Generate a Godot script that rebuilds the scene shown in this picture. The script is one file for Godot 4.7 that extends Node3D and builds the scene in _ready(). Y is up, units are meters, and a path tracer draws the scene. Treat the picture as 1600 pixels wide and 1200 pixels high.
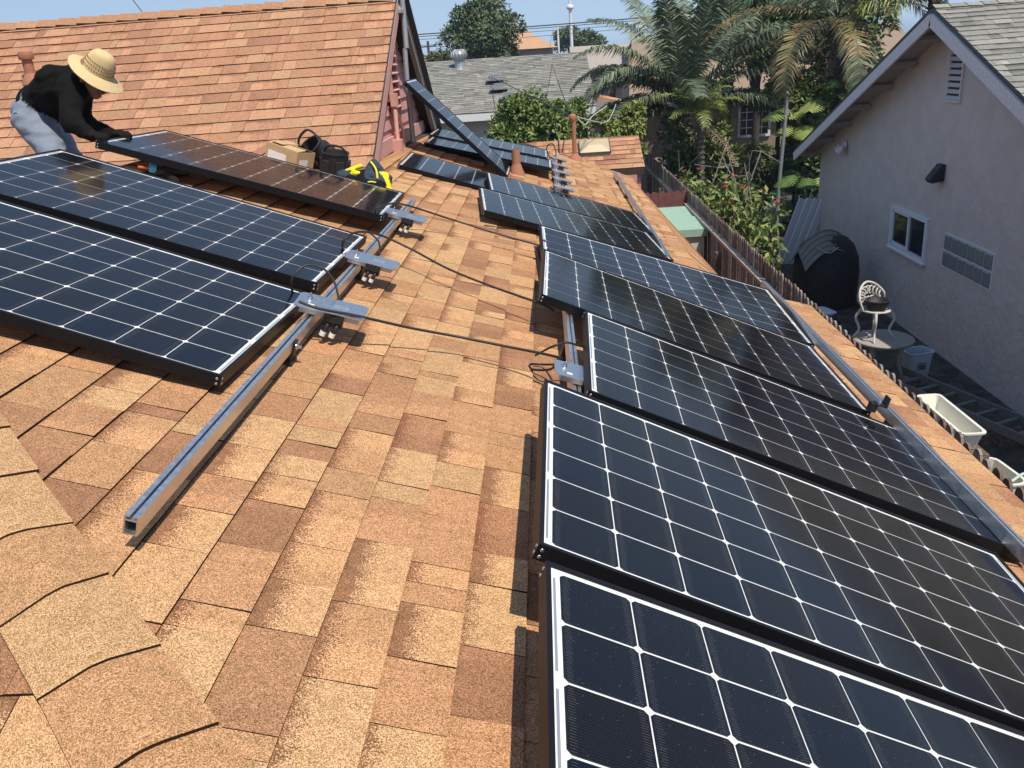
extends Node3D
# A shingled roof in the middle of a solar installation, seen from the roof itself.
# World: x down the slope (towards the neighbour), -z along the shingle courses, y up, metres; the ground is y = 0.

const EYE := Vector3(0, 4.4, 0)
const ROOF0 := 3.145          # height of the main roof plane at x = 0
const SL := 0.33333           # its fall per metre of x
const HIP := 0.36             # the near hip lies on z = x - HIP
const SUN_WAY := Vector3(-0.32, -1.0, -0.45)

class MB:
	var v := PackedVector3Array()
	var n := PackedVector3Array()
	var t := PackedVector2Array()
	var c := PackedColorArray()
	var i := PackedInt32Array()
	var col := Color(1, 1, 1)
	func add(p: Vector3, nn: Vector3, uv := Vector2.ZERO) -> int:
		v.append(p); n.append(nn); t.append(uv); c.append(col)
		return v.size() - 1
	func tri_i(a: int, b: int, d: int) -> void:
		i.append(a); i.append(d); i.append(b)
	# corners run counter-clockwise seen from outside
	func tri(a: Vector3, b: Vector3, d: Vector3, ua := Vector2.ZERO, ub := Vector2.ZERO, ud := Vector2.ZERO) -> void:
		var nn := (b - a).cross(d - a).normalized()
		var k := v.size()
		add(a, nn, ua); add(b, nn, ub); add(d, nn, ud)
		tri_i(k, k + 1, k + 2)
	func quad(a: Vector3, b: Vector3, d: Vector3, e: Vector3, ua := Vector2(0, 0), ub := Vector2(1, 0), ud := Vector2(1, 1), ue := Vector2(0, 1)) -> void:
		var nn := (d - a).cross(e - b).normalized()
		var k := v.size()
		add(a, nn, ua); add(b, nn, ub); add(d, nn, ud); add(e, nn, ue)
		tri_i(k, k + 1, k + 2); tri_i(k, k + 2, k + 3)
	func box(x: Transform3D, s: Vector3) -> void:
		var h := s * 0.5
		var p := []
		for k in 8:
			p.append(x * Vector3(h.x if k & 1 else -h.x, h.y if k & 2 else -h.y, h.z if k & 4 else -h.z))
		quad(p[4], p[5], p[7], p[6], Vector2(0, 0), Vector2(s.x, 0), Vector2(s.x, s.y), Vector2(0, s.y))
		quad(p[1], p[0], p[2], p[3], Vector2(0, 0), Vector2(s.x, 0), Vector2(s.x, s.y), Vector2(0, s.y))
		quad(p[5], p[1], p[3], p[7], Vector2(0, 0), Vector2(s.z, 0), Vector2(s.z, s.y), Vector2(0, s.y))
		quad(p[0], p[4], p[6], p[2], Vector2(0, 0), Vector2(s.z, 0), Vector2(s.z, s.y), Vector2(0, s.y))
		quad(p[6], p[7], p[3], p[2], Vector2(0, 0), Vector2(s.x, 0), Vector2(s.x, s.z), Vector2(0, s.z))
		quad(p[0], p[1], p[5], p[4], Vector2(0, 0), Vector2(s.x, 0), Vector2(s.x, s.z), Vector2(0, s.z))
	func bx(at: Vector3, s: Vector3) -> void:
		box(Transform3D(Basis(), at), s)
	# a box between two points with a given up
	func bar(a: Vector3, b: Vector3, w: float, h: float, up := Vector3.UP) -> void:
		var f := (b - a).normalized()
		var r := f.cross(up).normalized()
		var u := r.cross(f).normalized()
		box(Transform3D(Basis(r, u, -f), (a + b) * 0.5), Vector3(w, h, a.distance_to(b)))
	func tube(p: PackedVector3Array, r: float, sides := 8, r2 := -1.0, caps := true) -> void:
		if r2 < 0: r2 = r
		var m := p.size()
		var up := Vector3.UP
		var first := (p[1] - p[0]).normalized()
		if absf(first.dot(up)) > 0.95: up = Vector3.RIGHT
		var side := first.cross(up).normalized()
		var k := v.size()
		for q in m:
			var f := (p[mini(q + 1, m - 1)] - p[maxi(q - 1, 0)]).normalized()
			side = (side - f * side.dot(f)).normalized()
			var u := side.cross(f)
			var rr := lerpf(r, r2, float(q) / (m - 1))
			for s in sides:
				var an := TAU * s / sides
				var d := side * cos(an) + u * sin(an)
				add(p[q] + d * rr, d, Vector2(float(s) / sides, q))
		for q in m - 1:
			for s in sides:
				var a := k + q * sides + s
				var b := k + q * sides + (s + 1) % sides
				tri_i(a, b + sides, b); tri_i(a, a + sides, b + sides)
		if caps:
			for e in [0, m - 1]:
				var f := (p[1] - p[0]).normalized() * -1.0 if e == 0 else (p[m - 1] - p[m - 2]).normalized()
				var ce := add(p[e], f)
				var ring := []
				for s in sides: ring.append(add(v[k + e * sides + s], f))
				for s in sides:
					if e == 0: tri_i(ce, ring[s], ring[(s + 1) % sides])
					else: tri_i(ce, ring[(s + 1) % sides], ring[s])
	# profile of (radius, height) from bottom to top, turned round y of x
	func lathe(x: Transform3D, prof: Array, segs := 20, sx := 1.0, sz := 1.0) -> void:
		var k := v.size()
		var m := prof.size()
		for q in m:
			var a: Vector2 = prof[maxi(q - 1, 0)]
			var b: Vector2 = prof[mini(q + 1, m - 1)]
			var dd := b - a
			for s in segs + 1:
				var an := TAU * s / segs
				var pr: Vector2 = prof[q]
				var nn := Vector3(cos(an) * dd.y / sx, -dd.x, -sin(an) * dd.y / sz).normalized()
				add(x * Vector3(pr.x * cos(an) * sx, pr.y, -pr.x * sin(an) * sz), (x.basis * nn).normalized(), Vector2(float(s) / segs, float(q) / m))
		for q in m - 1:
			for s in segs:
				var a := k + q * (segs + 1) + s
				tri_i(a, a + 1, a + segs + 2); tri_i(a, a + segs + 2, a + segs + 1)
	# flat outline (counter-clockwise, x/y of xf) pushed out along z
	func prism(x: Transform3D, poly: PackedVector2Array, depth: float) -> void:
		var m := poly.size()
		var idx := Geometry2D.triangulate_polygon(poly)
		var area := 0.0
		for q in m: area += poly[q].cross(poly[(q + 1) % m])
		if area < 0:
			poly.reverse(); idx = Geometry2D.triangulate_polygon(poly)
		for side in 2:
			var zz := depth * 0.5 if side == 0 else -depth * 0.5
			var nn := (x.basis.z * (1.0 if side == 0 else -1.0)).normalized()
			var k := v.size()
			for q in m: add(x * Vector3(poly[q].x, poly[q].y, zz), nn, poly[q])
			for q in range(0, idx.size(), 3):
				var A := poly[idx[q]]; var B := poly[idx[q + 1]]; var D := poly[idx[q + 2]]
				var ccw := (B - A).cross(D - A) > 0
				if ccw == (side == 0): tri_i(k + idx[q], k + idx[q + 1], k + idx[q + 2])
				else: tri_i(k + idx[q], k + idx[q + 2], k + idx[q + 1])
		for q in m:
			var a := poly[q]; var b := poly[(q + 1) % m]
			quad(x * Vector3(a.x, a.y, depth * 0.5), x * Vector3(a.x, a.y, -depth * 0.5), x * Vector3(b.x, b.y, -depth * 0.5), x * Vector3(b.x, b.y, depth * 0.5))
	func mesh() -> ArrayMesh:
		var arr := []
		arr.resize(Mesh.ARRAY_MAX)
		arr[Mesh.ARRAY_VERTEX] = v; arr[Mesh.ARRAY_NORMAL] = n; arr[Mesh.ARRAY_TEX_UV] = t; arr[Mesh.ARRAY_COLOR] = c; arr[Mesh.ARRAY_INDEX] = i
		var am := ArrayMesh.new()
		am.add_surface_from_arrays(Mesh.PRIMITIVE_TRIANGLES, arr)
		return am

var rng := RandomNumberGenerator.new()
var M := {}
var used := {}

func rf(a: float, b: float) -> float: return rng.randf_range(a, b)
func V(x: float, y: float, z: float) -> Vector3: return Vector3(x, y, z)
func T(at: Vector3, b := Basis()) -> Transform3D: return Transform3D(b, at)
func curve(pts: Array, steps := 6) -> PackedVector3Array:      # a smooth line through points
	var out := PackedVector3Array()
	var m := pts.size()
	for q in m - 1:
		var a: Vector3 = pts[maxi(q - 1, 0)]; var b: Vector3 = pts[q]; var d: Vector3 = pts[q + 1]; var e: Vector3 = pts[mini(q + 2, m - 1)]
		for s in steps: out.append(b.cubic_interpolate(d, a, e, float(s) / steps))
	out.append(pts[m - 1])
	return out
func roof_y(x: float) -> float: return ROOF0 - SL * x
func on_roof(x: float, z: float, h := 0.0) -> Vector3:         # a point h above the main roof, measured upright
	return Vector3(x, roof_y(x) + h, z)

func numbered(called: String) -> String:
	used[called] = used.get(called, -1) + 1
	return called if used[called] == 0 else "%s_%03d" % [called, used[called]]
func tag(o: Node, label: String, category: String, group := "") -> Node:
	o.set_meta("label", label); o.set_meta("category", category)
	if group: o.set_meta("group", group)
	return o
func thing(called: String, label: String, category: String, at := Vector3.ZERO, group := "") -> Node3D:
	var o := Node3D.new()
	o.name = numbered(called)
	add_child(o)
	o.position = at
	tag(o, label, category, group)
	return o
func part(parent: Node, called: String, mb: MB, m: Material, label := "") -> MeshInstance3D:
	var o := MeshInstance3D.new()
	o.name = called
	o.mesh = mb.mesh()
	o.material_override = m
	parent.add_child(o, true)
	if label: o.set_meta("label", label)
	return o
func piece(parent: Node, called: String, me: Mesh, m: Material, x := Transform3D()) -> MeshInstance3D:
	var o := MeshInstance3D.new()
	o.name = called; o.mesh = me; o.material_override = m; o.transform = x
	parent.add_child(o, true)
	return o
func solo(called: String, mb: MB, m: Material, label: String, category: String, group := "") -> MeshInstance3D:
	var o := part(self, numbered(called), mb, m)
	tag(o, label, category, group)
	return o
func structure(called: String, mb: MB, m: Material) -> MeshInstance3D:
	var o := part(self, called, mb, m)
	o.set_meta("kind", "structure")
	return o

# ---------------------------------------------------------------- materials (colours given as linear reflectance)
func lin(r: float, g: float, b: float, a := 1.0) -> Color:
	var c := Color(r, g, b).linear_to_srgb()
	c.a = a
	return c
func mat(key: String, c: Color, rough := 0.8, metal := 0.0, spec := 0.5) -> StandardMaterial3D:
	var m := StandardMaterial3D.new()
	m.resource_name = key
	m.albedo_color = c; m.roughness = rough; m.metallic = metal; m.metallic_specular = spec
	m.cull_mode = BaseMaterial3D.CULL_DISABLED
	M[key] = m
	return m
func noise_tex(freq: float, cols: Array, offs: Array, octaves := 4, size := 512, kind := FastNoiseLite.TYPE_SIMPLEX_SMOOTH, sd := 1) -> NoiseTexture2D:
	var f := FastNoiseLite.new()
	f.noise_type = kind; f.frequency = freq; f.fractal_octaves = octaves; f.seed = sd
	if kind == FastNoiseLite.TYPE_CELLULAR: f.cellular_return_type = FastNoiseLite.RETURN_CELL_VALUE
	var t := NoiseTexture2D.new()
	t.width = size; t.height = size; t.seamless = true; t.noise = f
	var g := Gradient.new()
	g.colors = PackedColorArray(cols); g.offsets = PackedFloat32Array(offs)
	t.color_ramp = g
	return t
func bump_tex(freq: float, strength := 4.0, octaves := 4, size := 512, sd := 3) -> NoiseTexture2D:
	var f := FastNoiseLite.new()
	f.frequency = freq; f.fractal_octaves = octaves; f.seed = sd
	var t := NoiseTexture2D.new()
	t.width = size; t.height = size; t.seamless = true; t.noise = f; t.as_normal_map = true; t.bump_strength = strength
	return t
func tri(m: StandardMaterial3D, s: float) -> StandardMaterial3D:
	m.uv1_triplanar = true; m.uv1_world_triplanar = true
	m.uv1_scale = Vector3.ONE * s
	return m
func mottled(key: String, a: Color, b: Color, scale: float, freq := 0.02, rough := 0.85, bump := 0.0) -> StandardMaterial3D:
	var m := mat(key, Color.WHITE, rough)
	m.albedo_texture = noise_tex(freq, [a, a.lerp(b, 0.5), b], [0.25, 0.5, 0.75], 5, 512, FastNoiseLite.TYPE_SIMPLEX_SMOOTH, key.hash() % 1000)
	if bump > 0:
		m.normal_enabled = true
		m.normal_texture = bump_tex(freq * 3.0, bump)
	return tri(m, scale)
func vcol(key: String, rough := 0.7, back := 0.0) -> StandardMaterial3D:
	var m := mat(key, Color.WHITE, rough)
	m.vertex_color_use_as_albedo = true
	if back > 0:
		m.backlight_enabled = true
		m.backlight = Color(back, back * 1.1, back * 0.4)
	return m

# the asphalt shingle sheet: 4 x 4 kinds of tab, each 0.30 m along the course and 0.15 m down the slope, made of mineral granules
func shingle_atlas(seed_: int, warm: Array, cutedge: Color, spread: float) -> ImageTexture:
	var w := 2048; var h := 1024
	var f := FastNoiseLite.new()
	f.noise_type = FastNoiseLite.TYPE_CELLULAR; f.frequency = 0.40; f.cellular_return_type = FastNoiseLite.RETURN_CELL_VALUE; f.fractal_type = FastNoiseLite.FRACTAL_NONE; f.seed = seed_
	var gi := f.get_image(w, h, false, false, false)
	gi.convert(Image.FORMAT_L8)
	var g := gi.get_data()
	var f2 := FastNoiseLite.new()
	f2.frequency = 0.012; f2.fractal_octaves = 4; f2.seed = seed_ + 7
	var bi := f2.get_image(w, h, false, false, true)
	bi.convert(Image.FORMAT_L8)
	var b := bi.get_data()
	var out := PackedByteArray()
	out.resize(w * h * 3)
	var r := RandomNumberGenerator.new()
	r.seed = seed_
	for cy in 4:
		for cx in 4:
			var k := cy * 4 + cx
			var base: Color = warm[k % warm.size()]
			var tone := 1.0 + r.randf_range(-spread, spread)
			var band := r.randf_range(0.2, 0.42) if r.randf() < 0.65 and k < 12 else -1.0   # the darker blend printed towards the head of many tabs
			var depth := r.randf_range(0.62, 0.78)
			var split := r.randf_range(0.3, 0.7) if r.randf() < 0.45 and k < 12 else 2.0      # a change of blend part-way along
			var other := r.randf_range(0.84, 1.15)
			for y in 256:
				var fy := y / 256.0
				for x in 512:
					var p := (cy * 256 + y) * w + cx * 512 + x
					var gv := g[p] / 255.0
					var bv := b[p] / 255.0 - 0.5
					var lum := (0.47 + 0.94 * gv) * tone * (1.0 + 0.16 * bv)
					var cool := 1.0
					if fy + bv * 0.10 + (gv - 0.5) * 0.30 < band:
						lum *= depth; cool = 0.93
					if x / 512.0 + bv * 0.04 + (gv - 0.5) * 0.08 > split: lum *= other
					var warmth := 0.9 + 0.25 * gv
					var q := p * 3
					if k == 15:
						lum = 0.8 + 0.5 * gv
						out[q] = int(clampf(cutedge.r * lum, 0, 1) * 255); out[q + 1] = int(clampf(cutedge.g * lum, 0, 1) * 255); out[q + 2] = int(clampf(cutedge.b * lum, 0, 1) * 255)
					else:
						lum = pow(lum, 0.66)
						out[q] = int(clampf(base.r * lum, 0, 1) * 255); out[q + 1] = int(clampf(base.g * lum * cool, 0, 1) * 255); out[q + 2] = int(clampf(base.b * lum * warmth * cool, 0, 1) * 255)
	return ImageTexture.create_from_image(Image.create_from_data(w, h, false, Image.FORMAT_RGB8, out))

func granule_normal(seed_: int) -> ImageTexture:
	var f := FastNoiseLite.new()
	f.noise_type = FastNoiseLite.TYPE_CELLULAR; f.frequency = 0.30; f.cellular_return_type = FastNoiseLite.RETURN_DISTANCE; f.fractal_type = FastNoiseLite.FRACTAL_NONE; f.seed = seed_
	var gi := f.get_image(1024, 512, true, false, true)
	gi.convert(Image.FORMAT_RGBA8)
	gi.bump_map_to_normal_map(2.0)
	return ImageTexture.create_from_image(gi)

# one crystalline cell: fine silver fingers across, short solder ticks near two edges, dust
func cell_texture() -> ImageTexture:
	var s := 256
	var im := Image.create(s, s, false, Image.FORMAT_RGB8)
	var base := lin(0.0035, 0.0040, 0.0066)
	im.fill(base)
	var r := RandomNumberGenerator.new()
	r.seed = 5
	for k in 26:
		var y := int((k + 0.5) * s / 26.0)
		for x in s:
			var l := 0.050 + r.randf_range(-0.02, 0.03)
			im.set_pixel(x, y, lin(l * 0.9, l * 0.95, l * 1.15))
		for e in [[10, 30], [226, 246]]:
			for x in range(e[0] + r.randi_range(-3, 3), e[1] + r.randi_range(-3, 3)):
				im.set_pixel(x, y, lin(0.20, 0.21, 0.23))
	for k in 46:
		var v := r.randf_range(0.06, 0.4)
		im.fill_rect(Rect2i(r.randi_range(0, s - 3), r.randi_range(0, s - 3), 2, 1 + r.randi_range(0, 1)), lin(v, v, v))
	return ImageTexture.create_from_image(im)

func materials() -> void:
	var tan := [lin(.475, .266, .122), lin(.42, .225, .108), lin(.515, .305, .140), lin(.46, .248, .117), lin(.385, .198, .098), lin(.49, .278, .128), lin(.52, .318, .147)]
	var edge := lin(.035, .022, .014)
	var sh := mat("shingle", Color.WHITE, 0.93, 0, 0.25)
	sh.albedo_texture = shingle_atlas(11, tan, edge, 0.07)
	sh.normal_enabled = true; sh.normal_texture = granule_normal(11); sh.normal_scale = 0.8
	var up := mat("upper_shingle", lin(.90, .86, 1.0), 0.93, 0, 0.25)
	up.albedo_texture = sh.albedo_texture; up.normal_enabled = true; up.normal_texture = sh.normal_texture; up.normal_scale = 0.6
	var gs := mat("grey_shingle", lin(.48, .86, 1.35), 0.93, 0, 0.25)
	var grey := [lin(.25, .25, .20), lin(.19, .195, .16), lin(.30, .30, .245), lin(.22, .225, .185), lin(.27, .265, .21)]
	gs.albedo_color = Color.WHITE
	gs.albedo_texture = shingle_atlas(23, grey, lin(.03, .03, .03), 0.10)
	mat("deck", lin(.05, .035, .025), 0.95)
	mat("frame_black", lin(.008, .008, .010), 0.45, 0.0, 0.3)
	mat("backsheet", lin(.78, .79, .80), 0.5)
	var ce := mat("cell", Color.WHITE, 0.6, 0.0, 0.08)
	ce.albedo_texture = cell_texture()
	for k in 3:                               # crystalline cells vary a little in tint
		var cv := mat("cell_%d" % k, [Color(1, 1, 1), Color(0.86, 0.9, 1.0), Color(1.0, 0.92, 0.86)][k], 0.6, 0.0, 0.08)
		cv.albedo_texture = ce.albedo_texture
	mat("ribbon", lin(.45, .46, .48), 0.4, 0.6)
	var gl := mat("glass", Color(1, 1, 1, 0.0), 0.10, 0.0, 0.40)
	gl.transparency = BaseMaterial3D.TRANSPARENCY_ALPHA
	var al := mat("aluminium", lin(.66, .66, .67), 0.34, 1.0)
	al.roughness_texture = noise_tex(0.02, [Color(.36, .36, .36), Color(.52, .52, .52)], [0.3, 0.7], 5)
	al.roughness = 1.0
	tri(al, 3.0)
	var ap := mat("plate", lin(.60, .62, .65), 0.3, 1.0)
	ap.roughness_texture = al.roughness_texture; ap.roughness = 1.0
	tri(ap, 5.0)
	mat("housing_metal", lin(.46, .46, .47), 0.5, 0.5)
	mat("steel", lin(.55, .55, .56), 0.3, 1.0)
	mat("black_plastic", lin(.014, .014, .015), 0.5)
	mat("cable", lin(.02, .018, .017), 0.55)
	mat("white_plastic", lin(.70, .70, .68), 0.5)
	mat("sticker", lin(.75, .75, .74), 0.6)
	mat("print", lin(.38, .40, .44), 0.5, 0.5)
	mottled("pink", lin(.52, .255, .23), lin(.60, .31, .28), 0.8, 0.02, 0.8)
	mottled("pink_trim", lin(.62, .34, .28), lin(.55, .29, .25), 1.2, 0.03, 0.75)
	mottled("bare_wood", lin(.36, .32, .28), lin(.22, .19, .17), 2.0, 0.03, 0.85, 4.0)
	mottled("dark_metal", lin(.045, .045, .05), lin(.075, .07, .07), 2.0, 0.03, 0.5)
	mottled("galvanised", lin(.42, .44, .46), lin(.30, .32, .34), 3.0, 0.03, 0.45)
	M["galvanised"].metallic = 0.5
	mottled("rust_pipe", lin(.30, .125, .075), lin(.40, .18, .105), 4.0, 0.03, 0.8)
	mottled("stucco", lin(.58, .50, .455), lin(.62, .545, .50), 0.3, 0.015, 0.9, 1.6)
	mottled("white_paint", lin(.66, .61, .60), lin(.74, .69, .68), 1.0, 0.03, 0.6)
	mottled("window_white", lin(.72, .73, .76), lin(.78, .79, .81), 1.0, 0.03, 0.45)
	mottled("soffit", lin(.36, .31, .29), lin(.42, .37, .35), 1.0, 0.03, 0.85)
	mottled("ground", lin(.045, .04, .034), lin(.10, .085, .068), 0.35, 0.02, 0.95, 6.0)
	mottled("fence_wood", lin(.095, .062, .05), lin(.19, .14, .115), 1.4, 0.02, 0.9, 5.0)
	mottled("fence_grey", lin(.17, .145, .125), lin(.30, .27, .235), 1.4, 0.02, 0.9, 5.0)
	mottled("redwood", lin(.15, .052, .045), lin(.22, .085, .07), 1.4, 0.02, 0.85, 4.0)
	mottled("rail_wood", lin(.30, .25, .20), lin(.44, .375, .31), 1.4, 0.02, 0.9, 4.0)
	mottled("green_lid", lin(.27, .42, .33), lin(.32, .48, .38), 1.0, 0.02, 0.55)
	mottled("beige_plastic", lin(.55, .53, .40), lin(.60, .58, .45), 1.0, 0.02, 0.55)
	mottled("black_cover", lin(.010, .011, .014), lin(.022, .023, .027), 1.0, 0.02, 0.6, 3.0)
	mottled("wicker", lin(.20, .175, .15), lin(.32, .285, .245), 6.0, 0.05, 0.9, 6.0)
	mottled("grimy_white", lin(.42, .41, .37), lin(.58, .57, .53), 4.0, 0.03, 0.7)
	mottled("old_table", lin(.27, .25, .23), lin(.35, .33, .30), 3.0, 0.03, 0.7)
	mottled("trough", lin(.64, .63, .55), lin(.72, .71, .63), 2.0, 0.03, 0.6)
	mottled("bin_blue", lin(.48, .53, .60), lin(.52, .57, .63), 2.0, 0.03, 0.5)
	mottled("ladder_metal", lin(.13, .13, .125), lin(.19, .185, .18), 2.0, 0.03, 0.55)
	mottled("tan_wall", lin(.22, .17, .13), lin(.28, .22, .17), 0.6, 0.02, 0.9)
	mottled("tan_roof", lin(.25, .18, .135), lin(.34, .26, .195), 0.9, 0.06, 0.95, 5.0)
	mottled("orange_roof", lin(.46, .27, .16), lin(.56, .34, .21), 1.2, 0.06, 0.95, 5.0)
	mottled("grey_wall", lin(.30, .26, .24), lin(.36, .32, .29), 1.0, 0.02, 0.9)
	mottled("cream_wall", lin(.66, .62, .52), lin(.72, .68, .58), 0.6, 0.02, 0.9)
	mottled("bark", lin(.10, .082, .065), lin(.20, .17, .14), 2.0, 0.03, 0.95, 6.0)
	mottled("dark_bark", lin(.045, .038, .033), lin(.09, .078, .066), 2.0, 0.03, 0.95, 6.0)
	mottled("cardboard", lin(.47, .31, .165), lin(.53, .36, .20), 1.5, 0.02, 0.85)
	mottled("black_bag", lin(.014, .014, .015), lin(.032, .031, .031), 5.0, 0.04, 0.7, 4.0)
	mottled("navy_bag", lin(.035, .055, .085), lin(.055, .08, .115), 5.0, 0.04, 0.75, 4.0)
	mat("yellow_bag", lin(.75, .62, .03), 0.6)
	mottled("straw", lin(.66, .49, .25), lin(.76, .58, .32), 14.0, 0.08, 0.85, 8.0)
	mat("straw_dark", lin(.30, .19, .09), 0.9)
	var win := mat("dark_pane", lin(.02, .024, .028), 0.06)
	win.metallic_specular = 0.6
	mat("block_glass", lin(.20, .225, .23), 0.18)
	mat("skylight", lin(.47, .39, .25), 0.3)
	vcol("leaf", 0.6, 0.35)
	vcol("far_leaf", 0.75, 0.25)
	vcol("frond", 0.5, 0.3)
	vcol("cloth", 0.9)
	M.cloth.metallic_specular = 0.2
	mat("wire", lin(.02, .022, .028), 0.6)
	mat("red_ball", lin(.50, .15, .10), 0.6)
	mat("hose", lin(.45, .54, .50), 0.5)
	mat("vehicle_dark", lin(.03, .035, .04), 0.3)
	mat("vehicle_white", lin(.65, .66, .68), 0.3)
	mat("cyan_tape", lin(.05, .45, .75), 0.5)
	mat("orange_tool", lin(.65, .12, .05), 0.5)
	mat("green_tag", lin(.05, .55, .12), 0.5)

# ---------------------------------------------------------------- roofs
func slab(mb: MB, pts: Array, thick: float, up: Vector3) -> void:       # a flat plate: corners counter-clockwise seen from above
	var m := pts.size()
	var dn := -up * thick
	for q in range(1, m - 1):
		mb.tri(pts[0], pts[q], pts[q + 1])
		mb.tri(pts[0] + dn, pts[q + 1] + dn, pts[q] + dn)
	for q in m:
		var a: Vector3 = pts[q]; var b: Vector3 = pts[(q + 1) % m]
		mb.quad(a, a + dn, b + dn, b)

# one shingle tab: corners as (along, down) pairs; the head slides under the course above, the butt stands proud
func tab(mb: MB, P: Callable, al: Array, s0: float, s1: float, lift: float, kind: int, off: float, flip: bool) -> void:
	var hb := 0.0095 + lift
	var h0 := 0.0035
	var bot := 0.0045
	var c0 := Vector2((kind % 4) * 0.25, (kind / 4) * 0.25)
	var w: float = maxf(al[3] - al[2], al[1] - al[0])
	var du := minf(w / 0.30, 0.96) * 0.25
	var u0: float = c0.x + 0.004 + off * maxf(0.0, 0.24 - du)
	var u1: float = u0 + du * 0.97
	if flip:
		var k := u0; u0 = u1; u1 = k
	var v0 := c0.y + 0.006
	var v1 := c0.y + 0.244
	var a: Vector3 = P.call(al[0], s0, h0); var b: Vector3 = P.call(al[1], s0, h0)
	var d: Vector3 = P.call(al[3], s1, hb); var e: Vector3 = P.call(al[2], s1, hb)
	var d2: Vector3 = P.call(al[3], s1, bot); var e2: Vector3 = P.call(al[2], s1, bot)
	var a2: Vector3 = P.call(al[0], s0, 0.0); var b2: Vector3 = P.call(al[1], s0, 0.0)
	mb.quad(e, d, b, a, Vector2(u0, v1), Vector2(u1, v1), Vector2(u1, v0), Vector2(u0, v0))
	var ed := Vector2(0.86, 0.86)
	var f := Vector2(0.96, 0.96)
	mb.quad(e2, d2, d, e, ed, Vector2(f.x, ed.y), f, Vector2(ed.x, f.y))
	mb.quad(a2, e2, e, a, ed, Vector2(f.x, ed.y), f, Vector2(ed.x, f.y))
	mb.quad(d2, b2, b, d, ed, Vector2(f.x, ed.y), f, Vector2(ed.x, f.y))

func shingle_field(parent: Node, called: String, P: Callable, rows: Array, e: float, lo: Callable, hi: Callable, m: Material, most: int, hidden: Callable, wide := Vector2(0.08, 0.28), kinds := [0, 1, 2, 3, 4, 5, 6, 7, 8, 9, 10, 11, 12, 13, 14]) -> void:
	var tabs := []
	for s in rows:
		var l0: float = lo.call(s - e - 0.012); var l1: float = lo.call(s)
		var r0: float = hi.call(s - e - 0.012); var r1: float = hi.call(s)
		var at := minf(l0, l1) - rf(0.0, 0.2)
		var far := maxf(r0, r1)
		var last := -1
		while at < far:
			var w := rf(wide.x, wide.y)
			if rng.randf() < 0.12: w = rf(0.05, 0.09)
			var nx := at + w
			var g := 0.0012
			var al := [clampf(at + g, l0, r0), clampf(nx - g, l0, r0), clampf(at + g, l1, r1), clampf(nx - g, l1, r1)]
			var k: int = kinds[rng.randi_range(0, kinds.size() - 1)]
			while k == last: k = kinds[rng.randi_range(0, kinds.size() - 1)]
			last = k
			if al[1] - al[0] > 0.012 or al[3] - al[2] > 0.012:
				var mid: Vector3 = P.call((al[0] + al[1] + al[2] + al[3]) * 0.25, s - e * 0.5, 0.0)
				tabs.append({"al": al, "s": s, "k": k, "lift": rf(0.0, 0.0016) + (0.0026 if rng.randf() < 0.5 else 0.0), "off": rng.randf(), "flip": rng.randf() < 0.5, "d": mid.distance_to(EYE) + (100.0 if hidden.call(mid) else 0.0), "mid": mid})
			at = nx
	tabs.sort_custom(func(a, b): return a.d < b.d)
	var rest := MB.new()
	for q in tabs.size():
		var tb: Dictionary = tabs[q]
		var mb := MB.new() if q < most else rest
		tab(mb, P, tb.al, tb.s - e - 0.012, tb.s, tb.lift, tb.k, tb.off, tb.flip)
		if q < most: part(parent, called, mb, m)
	if rest.v.size():
		part(parent, called + "_remainder", rest, m).set_meta("kind", "stuff")

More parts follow.
